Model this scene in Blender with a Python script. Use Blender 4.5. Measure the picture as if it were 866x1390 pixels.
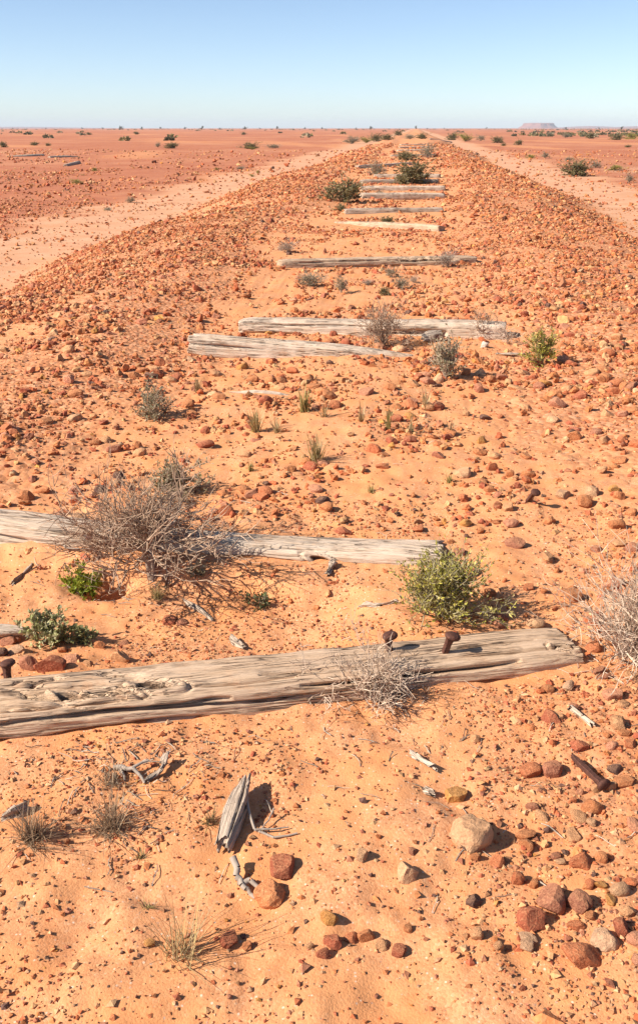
import bpy, math, random
import numpy as np
from mathutils import Vector, Matrix, Euler

scene = bpy.context.scene
for o in list(bpy.data.objects):
    bpy.data.objects.remove(o, do_unlink=True)
COL = scene.collection
R = math.radians

# ------------------------------------------------------------------ camera
cam_data = bpy.data.cameras.new('camera')
cam_data.sensor_fit = 'VERTICAL'
cam_data.sensor_height = 38.49
cam_data.lens = 35.0
cam_data.shift_y = -0.0324
cam_data.clip_start = 0.05
cam_data.clip_end = 40000
cam = bpy.data.objects.new('camera', cam_data)
COL.objects.link(cam)
cam.location = (0, 0, 1.35)
cam.rotation_euler = (R(90 - 20.64), 0, R(5.58))
scene.camera = cam

# ------------------------------------------------------------------ sky, sun, exposure
SUN_EL, SUN_AZ = R(37), R(247)            # azimuth clockwise from +Y: sun behind the left shoulder
world = bpy.data.worlds.new('World')
scene.world = world
world.use_nodes = True
wn = world.node_tree
wn.nodes.clear()
sky = wn.nodes.new('ShaderNodeTexSky')
sky.sky_type = 'NISHITA'
sky.sun_disc = False
sky.sun_elevation = SUN_EL
sky.sun_rotation = SUN_AZ
sky.altitude = 1500
sky.air_density = 0.75
sky.dust_density = 1.3
sky.ozone_density = 1.3
bg = wn.nodes.new('ShaderNodeBackground')
bg.inputs['Strength'].default_value = 0.085
wo = wn.nodes.new('ShaderNodeOutputWorld')
wn.links.new(sky.outputs[0], bg.inputs['Color'])
wn.links.new(bg.outputs[0], wo.inputs['Surface'])

sun_data = bpy.data.lights.new('sun', 'SUN')
sun_data.energy = 4.6
sun_data.angle = R(0.5)
sun_data.color = (1.0, 0.945, 0.85)
sun = bpy.data.objects.new('sun', sun_data)
COL.objects.link(sun)
to_sun = Vector((math.sin(SUN_AZ) * math.cos(SUN_EL), math.cos(SUN_AZ) * math.cos(SUN_EL), math.sin(SUN_EL)))
sun.rotation_euler = (-to_sun).to_track_quat('-Z', 'Y').to_euler()
sun.location = (-4, -2, 6)

vs = scene.view_settings
vs.view_transform = 'Standard'
vs.look = 'None'
vs.exposure = 1.0
vs.gamma = 1.0
vs.use_curve_mapping = False
scene.cycles.max_bounces = 6
scene.cycles.diffuse_bounces = 3
scene.cycles.volume_bounces = 0

# ------------------------------------------------------------------ noise and terrain
def hash2(ix, iy, seed):
    h = (ix.astype(np.int64) * 374761393 + iy.astype(np.int64) * 668265263 + seed * 2147483647) & 0xFFFFFFFF
    h = ((h ^ (h >> 13)) * 1274126177) & 0xFFFFFFFF
    h = ((h ^ (h >> 16)) * 2246822519) & 0xFFFFFFFF
    h = h ^ (h >> 15)
    return (h & 0xFFFFFF) / float(0xFFFFFF)

def vnoise(x, y, seed=0):
    x = np.asarray(x, dtype=np.float64); y = np.asarray(y, dtype=np.float64)
    ix = np.floor(x); iy = np.floor(y)
    fx = x - ix; fy = y - iy
    fx = fx * fx * (3 - 2 * fx); fy = fy * fy * (3 - 2 * fy)
    a = hash2(ix, iy, seed); b = hash2(ix + 1, iy, seed)
    c = hash2(ix, iy + 1, seed); d = hash2(ix + 1, iy + 1, seed)
    return (a * (1 - fx) + b * fx) * (1 - fy) + (c * (1 - fx) + d * fx) * fy

def fbm(x, y, octaves=4, seed=0, gain=0.5):
    t = 0.0; amp = 1.0; tot = 0.0
    for k in range(octaves):
        t = t + amp * vnoise(x * (2.03 ** k) + 17.3 * k, y * (2.03 ** k) - 9.1 * k, seed + k)
        tot += amp; amp *= gain
    return t / tot

def sstep(a, b, x):
    t = np.clip((x - a) / (b - a), 0, 1)
    return t * t * (3 - 2 * t)

TRACK_X = -0.45                       # centre line of the old track

def bank_offset(x, y):                # distance from the centre line, with a wavy edge
    return np.abs(x - TRACK_X) + 0.9 * (vnoise(y * 0.22, x * 0.02, 5) - 0.5) + 0.5 * (vnoise(y * 0.8 + 31, np.sign(x) * 7.0 + x * 0.2, 6) - 0.5)

def scour(x, y):                      # washed-out hollow between the first two sleepers
    edge = 2.71 - 0.13 * (x + 0.6) + 0.10 * (fbm(x * 6, y * 3, 3, 41) - 0.5)
    across = sstep(0.0, 0.055, edge - y)
    along = sstep(-1.75, -1.25, x) * (1 - sstep(-0.35, 0.0, x))
    fade = sstep(1.95, 2.45, y)
    return across * along * fade

def hgt(x, y):
    x = np.asarray(x, dtype=np.float64); y = np.asarray(y, dtype=np.float64)
    a = bank_offset(x, y)
    dist = np.hypot(x, y)
    z = -0.55 * sstep(2.9, 4.9, a)
    z = z + 0.07 * np.exp(-((a - 2.1) / 0.55) ** 2) * sstep(2.2, 3.6, y)
    z = z + 0.10 * (fbm(x * 0.55, y * 0.55, 3, 11) - 0.5) * sstep(2.2, 5.0, dist)
    z = z + 0.030 * (fbm(x * 2.6, y * 2.6, 3, 12) - 0.5)
    near = 1 - sstep(9, 16, dist)
    z = z + near * 0.024 * (fbm(x * 9, y * 9, 3, 13) - 0.5)
    z = z - near * 0.007 * sstep(0.52, 0.60, fbm(x * 5 + 7, y * 5, 3, 16))          # broken crust
    z = z + near * 0.0085 * (fbm(x * 48, y * 48, 2, 14) - 0.5)
    far = sstep(40, 300, dist)
    z = z + far * 0.5 * (fbm(x / 130.0, y / 130.0, 2, 15) - 0.55)
    z = z - 0.055 * scour(x, y)
    z = z - 0.10 * np.exp(-(((x + 0.965) / 0.075) ** 2 + ((y - 2.665) / 0.06) ** 2))   # burrow under the dead bush
    return z

def H(x, y):
    return float(hgt(np.array([x]), np.array([y]))[0])

# ------------------------------------------------------------------ mesh helpers
def make_mesh(name, verts, faces, smooth=False, tint=None, mat=None, attrs=None):
    verts = np.asarray(verts, dtype=np.float32)
    faces = np.asarray(faces, dtype=np.int32)
    me = bpy.data.meshes.new(name)
    me.vertices.add(len(verts))
    me.vertices.foreach_set('co', verts.ravel())
    k = faces.shape[1]
    me.loops.add(faces.size)
    me.loops.foreach_set('vertex_index', faces.ravel())
    me.polygons.add(len(faces))
    me.polygons.foreach_set('loop_start', np.arange(0, faces.size, k, dtype=np.int32))
    me.polygons.foreach_set('use_smooth', np.full(len(faces), bool(smooth)))
    if tint is not None:
        ca = me.attributes.new('tint', 'FLOAT_COLOR', 'POINT')
        t = np.ones((len(verts), 4), dtype=np.float32)
        t[:, :3] = tint
        ca.data.foreach_set('color', t.ravel())
    for key, val in (attrs or {}).items():
        at = me.attributes.new(key, 'FLOAT', 'POINT')
        at.data.foreach_set('value', np.asarray(val, dtype=np.float32))
    me.update(calc_edges=True)
    me.validate()
    if mat:
        me.materials.append(mat)
    return me

def link(name, me, parent=None, loc=None, rot=None, scale=None):
    o = bpy.data.objects.new(name, me)
    COL.objects.link(o)
    if parent:
        o.parent = parent
    if loc is not None:
        o.location = loc
    if rot is not None:
        o.rotation_euler = rot
    if scale is not None:
        o.scale = scale
    return o

def tag(o, label, cat, group=None):
    o['label'] = label
    o['category'] = cat
    if group:
        o['group'] = group
    return o

def thing(name, label, cat, loc=(0, 0, 0), rz=0.0, group=None):
    o = bpy.data.objects.new(name, None)
    COL.objects.link(o)
    o.empty_display_size = 0.1
    o.location = loc
    o.rotation_euler = (0, 0, rz)
    return tag(o, label, cat, group)

def stuff(o):
    o['kind'] = 'stuff'
    return o

# ------------------------------------------------------------------ material helpers
def new_mat(name):
    m = bpy.data.materials.new(name)
    m.use_nodes = True
    nt = m.node_tree
    nt.nodes.clear()
    out = nt.nodes.new('ShaderNodeOutputMaterial')
    b = nt.nodes.new('ShaderNodeBsdfPrincipled')
    nt.links.new(b.outputs[0], out.inputs['Surface'])
    b.inputs['Roughness'].default_value = 0.9
    b.inputs['Specular IOR Level'].default_value = 0.2
    return m, nt, b

class NT:
    """small wrapper that keeps the node code readable"""
    def __init__(self, nt):
        self.nt = nt
    def n(self, typ, **kw):
        nd = self.nt.nodes.new(typ)
        for k, v in kw.items():
            setattr(nd, k, v)
        return nd
    def l(self, a, b):
        self.nt.links.new(a, b)
    def put(self, sock, v):
        if hasattr(v, 'links') or hasattr(v, 'is_linked'):
            self.l(v, sock)
        else:
            sock.default_value = v
    def coords(self, scale=(1, 1, 1), out='Object'):
        tc = self.n('ShaderNodeTexCoord')
        mp = self.n('ShaderNodeMapping')
        mp.inputs['Scale'].default_value = scale
        self.l(tc.outputs[out], mp.inputs['Vector'])
        return mp.outputs[0]
    def noise(self, vec, scale, detail=3, rough=0.55, dist=0.0):
        nd = self.n('ShaderNodeTexNoise')
        nd.inputs['Scale'].default_value = scale
        nd.inputs['Detail'].default_value = detail
        nd.inputs['Roughness'].default_value = rough
        nd.inputs['Distortion'].default_value = dist
        self.l(vec, nd.inputs['Vector'])
        return nd.outputs[0]
    def voro(self, vec, scale, feature='F1'):
        nd = self.n('ShaderNodeTexVoronoi', feature=feature)
        nd.inputs['Scale'].default_value = scale
        self.l(vec, nd.inputs['Vector'])
        return nd
    def ramp(self, fac, stops):
        nd = self.n('ShaderNodeValToRGB')
        el = nd.color_ramp.elements
        while len(el) < len(stops):
            el.new(0.5)
        for e, (p, c) in zip(el, stops):
            e.position = p
            e.color = (c, c, c, 1) if isinstance(c, (int, float)) else (*c, 1)
        self.l(fac, nd.inputs[0])
        return nd.outputs[0]
    def mix(self, fac, a, b, blend='MIX'):
        nd = self.n('ShaderNodeMix', data_type='RGBA', blend_type=blend)
        self.put(nd.inputs[0], fac)
        for s, v in ((nd.inputs[6], a), (nd.inputs[7], b)):
            if isinstance(v, tuple):
                s.default_value = (*v, 1)
            else:
                self.l(v, s)
        return nd.outputs[2]
    def math(self, op, a, b=0.5, clamp=False):
        nd = self.n('ShaderNodeMath', operation=op, use_clamp=clamp)
        self.put(nd.inputs[0], a)
        self.put(nd.inputs[1], b)
        return nd.outputs[0]
    def attr(self, name, out='Fac'):
        nd = self.n('ShaderNodeAttribute', attribute_name=name)
        return nd.outputs[out]
    def bump(self, height, strength, distance, normal=None):
        nd = self.n('ShaderNodeBump')
        nd.inputs['Strength'].default_value = strength
        nd.inputs['Distance'].default_value = distance
        self.l(height, nd.inputs['Height'])
        if normal:
            self.l(normal, nd.inputs['Normal'])
        return nd.outputs[0]

def ground_material():
    m, nt, b = new_mat('red_desert_ground')
    N = NT(nt)
    v = N.coords()
    n_big = N.noise(v, 0.9, 4)
    n_mid = N.noise(v, 7.0, 4)
    n_fine = N.noise(v, 55.0, 3, 0.6)
    sand = N.mix(N.ramp(n_big, [(0.3, 0.0), (0.7, 1.0)]), (0.605, 0.252, 0.094), (0.665, 0.300, 0.130))
    sand = N.mix(N.ramp(n_mid, [(0.35, 0.0), (0.7, 0.6)]), sand, (0.53, 0.188, 0.060))
    grit = N.voro(v, 210.0)
    gcol = N.ramp(N.math('MULTIPLY', grit.outputs['Color'], 1.0), [(0.0, (0.25, 0.10, 0.06)), (0.35, (0.55, 0.25, 0.13)), (0.75, (0.60, 0.32, 0.17)), (1.0, (0.68, 0.46, 0.31))])
    gmask = N.math('MULTIPLY', N.ramp(N.noise(v, 5.0, 3), [(0.38, 0.12), (0.66, 0.55)]), 1.0)
    sand = N.mix(gmask, sand, gcol)
    dots = N.voro(v, 95.0)
    spot = N.math('MULTIPLY', N.ramp(dots.outputs['Distance'], [(0.16, 1.0), (0.26, 0.0)]), N.ramp(N.math('MULTIPLY', dots.outputs['Color'], 1.0), [(0.55, 0.0), (0.62, 0.8)]))
    sand = N.mix(spot, sand, N.ramp(N.noise(v, 40.0, 2), [(0.42, (0.28, 0.11, 0.06)), (0.56, (0.70, 0.52, 0.38))]))
    # stony soil of the bank
    stony = N.mix(N.ramp(N.noise(v, 16.0, 4), [(0.3, 0.0), (0.7, 1.0)]), (0.50, 0.188, 0.070), (0.61, 0.27, 0.115))
    pv = N.voro(v, 34.0)
    stony = N.mix(0.5, stony, N.ramp(pv.outputs['Color'], [(0.0, (0.22, 0.08, 0.045)), (0.5, (0.50, 0.20, 0.10)), (1.0, (0.66, 0.40, 0.25))]))
    # gibber plain
    plain = N.mix(N.ramp(N.noise(v, 0.35, 5, 0.62), [(0.35, 0.0), (0.68, 1.0)]), (0.385, 0.132, 0.064), (0.475, 0.190, 0.097))
    plain = N.mix(N.ramp(N.noise(v, 2.6, 5, 0.7), [(0.42, 0.0), (0.62, 0.75)]), plain, (0.34, 0.115, 0.064))
    plain = N.mix(N.ramp(N.noise(v, 0.045, 4, 0.6), [(0.5, 0.0), (0.75, 0.7)]), plain, (0.58, 0.28, 0.15))
    pale = N.mix(N.ramp(N.noise(v, 1.3, 5, 0.65), [(0.35, 0.0), (0.65, 1.0)]), (0.48, 0.245, 0.138), (0.57, 0.325, 0.200))
    col = N.mix(N.attr('w_stony'), sand, stony)
    col = N.mix(N.attr('w_plain'), col, plain)
    col = N.mix(N.attr('w_pale'), col, pale)
    N.l(col, b.inputs['Base Color'])
    b.inputs['Roughness'].default_value = 0.95
    b.inputs['Specular IOR Level'].default_value = 0.1
    hsum = N.math('ADD', N.math('MULTIPLY', n_fine, 0.30), N.math('MULTIPLY', N.noise(v, 260.0, 3, 0.7), 0.7))
    nb = N.bump(hsum, 0.5, 0.0035)
    nb = N.bump(N.math('MULTIPLY', grit.outputs['Distance'], -1.0), 0.25, 0.002, nb)
    rough_w = N.math('ADD', N.attr('w_stony'), N.attr('w_plain'), clamp=True)
    pb = N.math('MULTIPLY', N.math('MULTIPLY', pv.outputs['Distance'], -1.0), rough_w)
    nb = N.bump(pb, 0.45, 0.02, nb)
    N.l(nb, b.inputs['Normal'])
    return m

def stone_material(name, source):
    m, nt, b = new_mat(name)
    N = NT(nt)
    if source == 'object':
        oi = N.n('ShaderNodeObjectInfo')
        base = oi.outputs['Color']
        v = N.coords((1, 1, 1), 'Object')
        # object coordinates are unit sized, so scale by roughly the stone's size
        sc = 1.0
    else:
        base = N.attr('tint', 'Color')
        v = N.coords()
        sc = 18.0
    n1 = N.noise(v, 1.9 * sc, 6, 0.7)
    n2 = N.noise(v, 7.0 * sc, 4, 0.6)
    dark = N.mix(1.0, base, (0.68, 0.60, 0.57), 'MULTIPLY')
    light = N.mix(0.35, base, (0.68, 0.36, 0.18))
    col = N.mix(N.ramp(n1, [(0.36, 0.0), (0.66, 1.0)]), dark, base)
    col = N.mix(N.ramp(n2, [(0.5, 0.0), (0.72, 0.8)]), col, light)
    N.l(col, b.inputs['Base Color'])
    b.inputs['Roughness'].default_value = 0.82
    b.inputs['Specular IOR Level'].default_value = 0.3
    if source == 'object':
        nb = N.bump(n1, 0.7, 0.010)
        nb = N.bump(n2, 0.6, 0.005, nb)
        # dust lying on the upper faces
        geo = N.n('ShaderNodeNewGeometry')
        sep = N.n('ShaderNodeSeparateXYZ')
        N.l(geo.outputs['Normal'], sep.inputs[0])
        up_ = N.ramp(sep.outputs[2], [(0.45, 0.0), (0.95, 0.26)])
        N.l(N.mix(N.math('MULTIPLY', up_, N.ramp(n2, [(0.35, 0.2), (0.6, 1.0)])), col, (0.62, 0.30, 0.13)), b.inputs['Base Color'])
    else:
        nb = N.bump(n2, 0.5, 0.006)
    N.l(nb, b.inputs['Normal'])
    return m

def wood_material(name, c_light, c_mid, c_dark):
    m, nt, b = new_mat(name)
    N = NT(nt)
    v = N.coords((1.8, 52, 52))
    v2 = N.coords((7, 230, 230))
    vb = N.coords((1, 1, 1))
    g1 = N.noise(v, 1.6, 5, 0.62, 0.35)
    g2 = N.noise(v2, 1.0, 3, 0.6, 0.2)
    big = N.noise(vb, 5.0, 3)
    col = N.mix(N.ramp(g1, [(0.32, 0.0), (0.6, 1.0)]), c_mid, c_light)
    col = N.mix(N.ramp(g2, [(0.34, 0.55), (0.46, 0.0)]), col, c_dark)
    col = N.mix(N.ramp(big, [(0.45, 0.0), (0.72, 0.6)]), col, N.mix(0.5, col, (0.50, 0.30, 0.16)))
    # weathering checks: thin splits along the grain, dirt and depth shade painted dark
    vc = N.coords((1.5, 95, 95))
    chk = N.noise(vc, 1.0, 2, 0.5, 0.3)
    ridge = N.math('ABSOLUTE', N.math('SUBTRACT', chk, 0.5), 0.0)
    line = N.ramp(ridge, [(0.0, 1.0), (0.014, 0.9), (0.04, 0.0)])
    some = N.ramp(N.noise(vb, 7.0, 3), [(0.40, 0.0), (0.58, 0.95)])
    split = N.math('MULTIPLY', line, some)
    col = N.mix(split, col, (0.085, 0.050, 0.034))
    # blown sand caught in the grain
    # shade of the knot hollows, painted in as dark brown
    col = N.mix(N.attr('knot_shade'), col, (0.105, 0.060, 0.036))
    dust = N.ramp(N.noise(vb, 14.0, 4, 0.7), [(0.55, 0.0), (0.75, 0.5)])
    col = N.mix(dust, col, (0.56, 0.29, 0.15))
    N.l(col, b.inputs['Base Color'])
    b.inputs['Roughness'].default_value = 0.88
    nb = N.bump(g2, 0.8, 0.004)
    nb = N.bump(g1, 0.6, 0.010, nb)
    nb = N.bump(N.math('MULTIPLY', split, -1.0), 0.8, 0.006, nb)
    N.l(nb, b.inputs['Normal'])
    return m

def rust_material():
    m, nt, b = new_mat('rusted_iron')
    N = NT(nt)
    v = N.coords()
    n1 = N.noise(v, 130, 5, 0.7)
    col = N.ramp(n1, [(0.3, (0.040, 0.018, 0.014)), (0.55, (0.105, 0.042, 0.028)), (0.8, (0.20, 0.085, 0.045))])
    N.l(col, b.inputs['Base Color'])
    b.inputs['Roughness'].default_value = 0.72
    b.inputs['Metallic'].default_value = 0.15
    N.l(N.bump(n1, 0.6, 0.002), b.inputs['Normal'])
    return m

def tinted_material(name, rough=0.85, translucent=0.0):
    m, nt, b = new_mat(name)
    N = NT(nt)
    base = N.attr('tint', 'Color')
    col = N.mix(N.ramp(N.noise(N.coords(), 60, 2), [(0.3, 0.0), (0.7, 0.5)]), base, N.mix(1.0, base, (0.6, 0.6, 0.55), 'MULTIPLY'))
    N.l(col, b.inputs['Base Color'])
    b.inputs['Roughness'].default_value = rough
    if translucent > 0:
        tr = N.n('ShaderNodeBsdfTranslucent')
        N.l(col, tr.inputs['Color'])
        ms = N.n('ShaderNodeMixShader')
        ms.inputs[0].default_value = translucent
        N.l(b.outputs[0], ms.inputs[1])
        N.l(tr.outputs[0], ms.inputs[2])
        out = [n for n in nt.nodes if n.type == 'OUTPUT_MATERIAL'][0]
        N.l(ms.outputs[0], out.inputs['Surface'])
    return m

MAT_GROUND = ground_material()
MAT_STONE = stone_material('desert_stone', 'object')
MAT_LOOSE = stone_material('loose_stone', 'tint')
MAT_WOOD_TAN = wood_material('weathered_timber_tan', (0.57, 0.395, 0.265), (0.47, 0.310, 0.195), (0.22, 0.130, 0.080))
MAT_WOOD_PALE = wood_material('weathered_timber_pale', (0.60, 0.465, 0.350), (0.51, 0.38, 0.275), (0.28, 0.19, 0.13))
MAT_WOOD_GREY = wood_material('weathered_timber_grey', (0.46, 0.355, 0.27), (0.35, 0.255, 0.185), (0.14, 0.09, 0.065))
MAT_RUST = rust_material()
MAT_TWIG = tinted_material('dry_twig', 0.85)
MAT_LEAF = tinted_material('small_leaf', 0.6, 0.25)

# ------------------------------------------------------------------ ground
def soil_weights(x, y):
    a = bank_offset(x, y)
    c = x - TRACK_X
    n = fbm(x * 1.7, y * 1.7, 4, 61)
    n2 = fbm(x * 0.5, y * 0.5, 3, 63)
    front = np.where(c < 0, sstep(2.55, 3.2, y + 0.5 * (n - 0.5)), sstep(0.3, 2.4, y + 0.8 * (n - 0.5)))
    stony = sstep(1.0, 1.75, a + 0.9 * (n - 0.5)) * (1 - sstep(4.3, 5.0, a + 0.5 * (n - 0.5))) * front
    # faint wheel path on the left shoulder
    path = np.exp(-((c + 2.15 + 0.25 * (n2 - 0.5)) / 0.17) ** 2) * sstep(4.0, 6.0, y) * sstep(0.42, 0.6, fbm(x * 0.3, y * 0.45, 2, 64))
    stony = stony * (1 - 0.85 * path)
    edge = 6.9 + 2.2 * (n2 - 0.5) + 1.6 * (n - 0.5)
    plain = sstep(edge, edge + 1.3, a)
    # sandy sheets and faint old tracks out on the plain
    streak = sstep(0.60, 0.72, fbm(x * 0.16 + y * 0.03, y * 0.028, 3, 66))
    plain_s = plain * (1 - 0.55 * streak)
    pale = sstep(4.4, 5.1, a + 0.4 * (n - 0.5)) * (1 - plain) * 0.8
    right_far = sstep(0.14, 0.30, np.where(y > 1, x / np.maximum(y, 1), 0)) * sstep(380, 430, y) * (1 - sstep(620, 700, y))
    right_mid = sstep(8, 10, x) * (1 - sstep(26, 34, x)) * sstep(14, 20, y) * (1 - sstep(45, 60, y)) * sstep(0.45, 0.6, n2)
    pale = np.maximum(pale, np.maximum(right_far, 0.7 * right_mid))
    return stony, plain_s, pale

def axis(fine_lo, fine_hi, step, grow, lo, hi):
    mid = list(np.arange(fine_lo, fine_hi, step))
    up = []; v = mid[-1]; s = step
    while v < hi:
        s *= grow; v += s; up.append(v)
    dn = []; v = mid[0]; s = step
    while v > lo:
        s *= grow; v -= s; dn.append(v)
    return np.array(dn[::-1] + mid + up)

def build_ground():
    xs = axis(-1.7, 1.0, 0.0135, 1.07, -9000, 9000)
    up = axis(1.0, 3.3, 0.0125, 1.03, 0.99, 9000)
    dn = axis(-0.2, 0.6, 0.1, 1.5, -30, 0.95)
    ys = np.concatenate([dn[dn < 0.94], up])
    X, Y = np.meshgrid(xs, ys)
    x = X.ravel(); y = Y.ravel()
    z = hgt(x, y)
    nx, ny = len(xs), len(ys)
    i = np.arange(nx * ny).reshape(ny, nx)
    f = np.stack([i[:-1, :-1].ravel(), i[:-1, 1:].ravel(), i[1:, 1:].ravel(), i[1:, :-1].ravel()], 1)
    st, pl, pa = soil_weights(x, y)
    me = make_mesh('ground', np.stack([x, y, z], 1), f, True, None, MAT_GROUND, {'w_stony': st, 'w_plain': pl, 'w_pale': pa})
    o = link('ground', me)
    o['kind'] = 'structure'
    return o

ground = build_ground()

# ------------------------------------------------------------------ stone shapes
def icosphere(sub):
    t = (1 + 5 ** 0.5) / 2
    v = np.array([(-1, t, 0), (1, t, 0), (-1, -t, 0), (1, -t, 0), (0, -1, t), (0, 1, t), (0, -1, -t), (0, 1, -t), (t, 0, -1), (t, 0, 1), (-t, 0, -1), (-t, 0, 1)], float)
    v /= np.linalg.norm(v[0])
    f = [(0, 11, 5), (0, 5, 1), (0, 1, 7), (0, 7, 10), (0, 10, 11), (1, 5, 9), (5, 11, 4), (11, 10, 2), (10, 7, 6), (7, 1, 8), (3, 9, 4), (3, 4, 2), (3, 2, 6), (3, 6, 8), (3, 8, 9), (4, 9, 5), (2, 4, 11), (6, 2, 10), (8, 6, 7), (9, 8, 1)]
    v = list(map(tuple, v))
    for _ in range(sub):
        cache = {}; nf = []
        def mid(a, b):
            k = (min(a, b), max(a, b))
            if k not in cache:
                m = np.array(v[a]) + np.array(v[b])
                m /= np.linalg.norm(m)
                v.append(tuple(m)); cache[k] = len(v) - 1
            return cache[k]
        for a, b, c in f:
            ab, bc, ca = mid(a, b), mid(b, c), mid(c, a)
            nf += [(a, ab, ca), (b, bc, ab), (c, ca, bc), (ab, bc, ca)]
        f = nf
    return np.array(v), np.array(f)

ICO = {k: icosphere(k) for k in range(4)}
OCT = (np.array([(1, 0, 0), (-1, 0, 0), (0, 1, 0), (0, -1, 0), (0, 0, 1), (0, 0, -1)], float),
       np.array([(0, 2, 4), (2, 1, 4), (1, 3, 4), (3, 0, 4), (2, 0, 5), (1, 2, 5), (3, 1, 5), (0, 3, 5)]))

def stone_shape(sub, seed, rough=1.0):
    """angular pebble: a ball cut by random planes, then worn with noise"""
    rs = np.random.RandomState(seed)
    v, f = ICO[sub]
    v = v.copy()
    for k in range(rs.randint(6, 11)):
        n = rs.normal(size=3); n /= np.linalg.norm(n)
        d = rs.uniform(0.48, 0.86)
        over = np.maximum(0, v @ n - d)
        v -= over[:, None] * n * rs.uniform(0.8, 1.0)
    if sub >= 2:
        for k, amp in ((1.6, 0.11), (4.0, 0.05), (9.0, 0.025)):
            nn = fbm(v[:, 0] * k + v[:, 2] * k * 0.7 + seed, v[:, 1] * k - v[:, 2] * k * 0.6, 2, seed) - 0.5
            v *= (1 + 2 * amp * rough * nn)[:, None]
    else:
        v *= (1 + 0.17 * rs.normal(size=len(v)).clip(-1.6, 1.6))[:, None]
    return v, f

PALETTE = {
    'rust orange': (0.56, 0.205, 0.075), 'deep red': (0.42, 0.110, 0.050), 'brown': (0.40, 0.155, 0.085),
    'tan': (0.64, 0.325, 0.150), 'cream': (0.68, 0.39, 0.205), 'dark brown': (0.135, 0.068, 0.050),
    'ochre': (0.58, 0.27, 0.070), 'pinkish': (0.58, 0.25, 0.14), 'grey': (0.54, 0.335, 0.20), 'pale white': (0.68, 0.58, 0.48),
    'red-orange': (0.53, 0.155, 0.058),
}
PNAMES = ['rust orange', 'red-orange', 'deep red', 'brown', 'tan', 'cream', 'dark brown', 'ochre', 'pinkish', 'grey']
PW = np.array([0.34, 0.14, 0.115, 0.07, 0.195, 0.035, 0.014, 0.012, 0.075, 0.004]); PW = PW / PW.sum()
PCOL = np.array([PALETTE[k] for k in PNAMES]) * np.array([0.9, 0.87, 0.80])

def stone_density(x, y):
    a = bank_offset(x, y)
    c = x - TRACK_X
    n = fbm(x * 2.3, y * 2.3, 3, 71)
    st, pl, pa = soil_weights(x, y)
    big = fbm(x * 0.55 + 3, y * 0.4, 3, 77)
    d = st * (0.25 + 1.0 * sstep(0.32, 0.58, n)) * (0.55 + 0.6 * sstep(0.34, 0.50, big))
    bed = (1 - sstep(0.9, 1.6, a)) * sstep(2.9, 3.3, y)
    d = np.maximum(d, bed * (0.06 + 0.62 * sstep(0.46, 0.64, n)))
    d = np.maximum(d, (0.05 + 0.12 * sstep(0.45, 0.7, n)) * (a < 7.8))
    d = np.maximum(d, 0.6 * sstep(0.12, 0.42, x) * (1 - sstep(2.3, 2.9, y)) * sstep(0.36, 0.6, n))
    d = np.maximum(d, pl * (0.28 + 0.42 * (1 - sstep(14, 24, y))) * sstep(0.30, 0.58, fbm(x * 0.9, y * 0.35, 3, 72)))
    # keep the swept sand in front of the first sleeper nearly clean
    clean = (1 - sstep(2.5, 2.75, y + 0.1 * x)) * (1 - sstep(0.10, 0.42, x))
    return d * (1 - clean)

def scatter(rs, y0, y1, per_m2, r_med, r_sig, r_lo, r_hi, dens=stone_density, left=0.52, right=0.33, pad=2.2):
    xa, xb = -left * y1 - pad, right * y1 + pad
    n = int((xb - xa) * (y1 - y0) * per_m2)
    x = rs.uniform(xa, xb, n); y = rs.uniform(y0, y1, n)
    keep = (x > -left * y - pad) & (x < right * y + pad)
    x, y = x[keep], y[keep]
    keep = rs.uniform(size=len(x)) < dens(x, y)
    x, y = x[keep], y[keep]
    r = np.clip(np.exp(rs.normal(math.log(r_med), r_sig, len(x))), r_lo, r_hi)
    return x, y, r

def rand_rot(rs, n, tilt=0.5):
    az = rs.uniform(0, 2 * np.pi, n); tx = rs.normal(0, tilt, n); ty = rs.normal(0, tilt, n)
    ca, sa = np.cos(az), np.sin(az); cx, sx = np.cos(tx), np.sin(tx); cy, sy = np.cos(ty), np.sin(ty)
    Z = np.zeros((n, 3, 3)); Z[:, 0, 0] = ca; Z[:, 0, 1] = -sa; Z[:, 1, 0] = sa; Z[:, 1, 1] = ca; Z[:, 2, 2] = 1
    Xm = np.zeros((n, 3, 3)); Xm[:, 0, 0] = 1; Xm[:, 1, 1] = cx; Xm[:, 1, 2] = -sx; Xm[:, 2, 1] = sx; Xm[:, 2, 2] = cx
    Ym = np.zeros((n, 3, 3)); Ym[:, 1, 1] = 1; Ym[:, 0, 0] = cy; Ym[:, 0, 2] = sy; Ym[:, 2, 0] = -sy; Ym[:, 2, 2] = cy
    return Z @ Xm @ Ym

def pile_mesh(name, protos, x, y, r, cols, rs, sink=0.2, flat=(0.55, 0.9)):
    """many stones joined in one mesh"""
    n = len(x)
    z = hgt(x, y) + r * rs.uniform(-sink, sink + 0.25, n)
    sc = np.stack([rs.uniform(0.85, 1.35, n), rs.uniform(0.75, 1.1, n), rs.uniform(*flat, n)], 1) * r[:, None]
    M = rand_rot(rs, n) * sc[:, None, :]
    which = rs.randint(len(protos), size=n)
    V, F, T = [], [], []
    off = 0
    for k, (pv, pf) in enumerate(protos):
        ids = np.where(which == k)[0]
        if not len(ids):
            continue
        v = np.einsum('nij,vj->nvi', M[ids], pv) + np.stack([x[ids], y[ids], z[ids]], 1)[:, None, :]
        f = pf[None] + (np.arange(len(ids)) * len(pv))[:, None, None] + off
        off += len(ids) * len(pv)
        V.append(v.reshape(-1, 3)); F.append(f.reshape(-1, 3))
        T.append(np.repeat(cols[ids], len(pv), 0))
    return make_mesh(name, np.concatenate(V), np.concatenate(F), False, np.concatenate(T), MAT_LOOSE)

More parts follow.
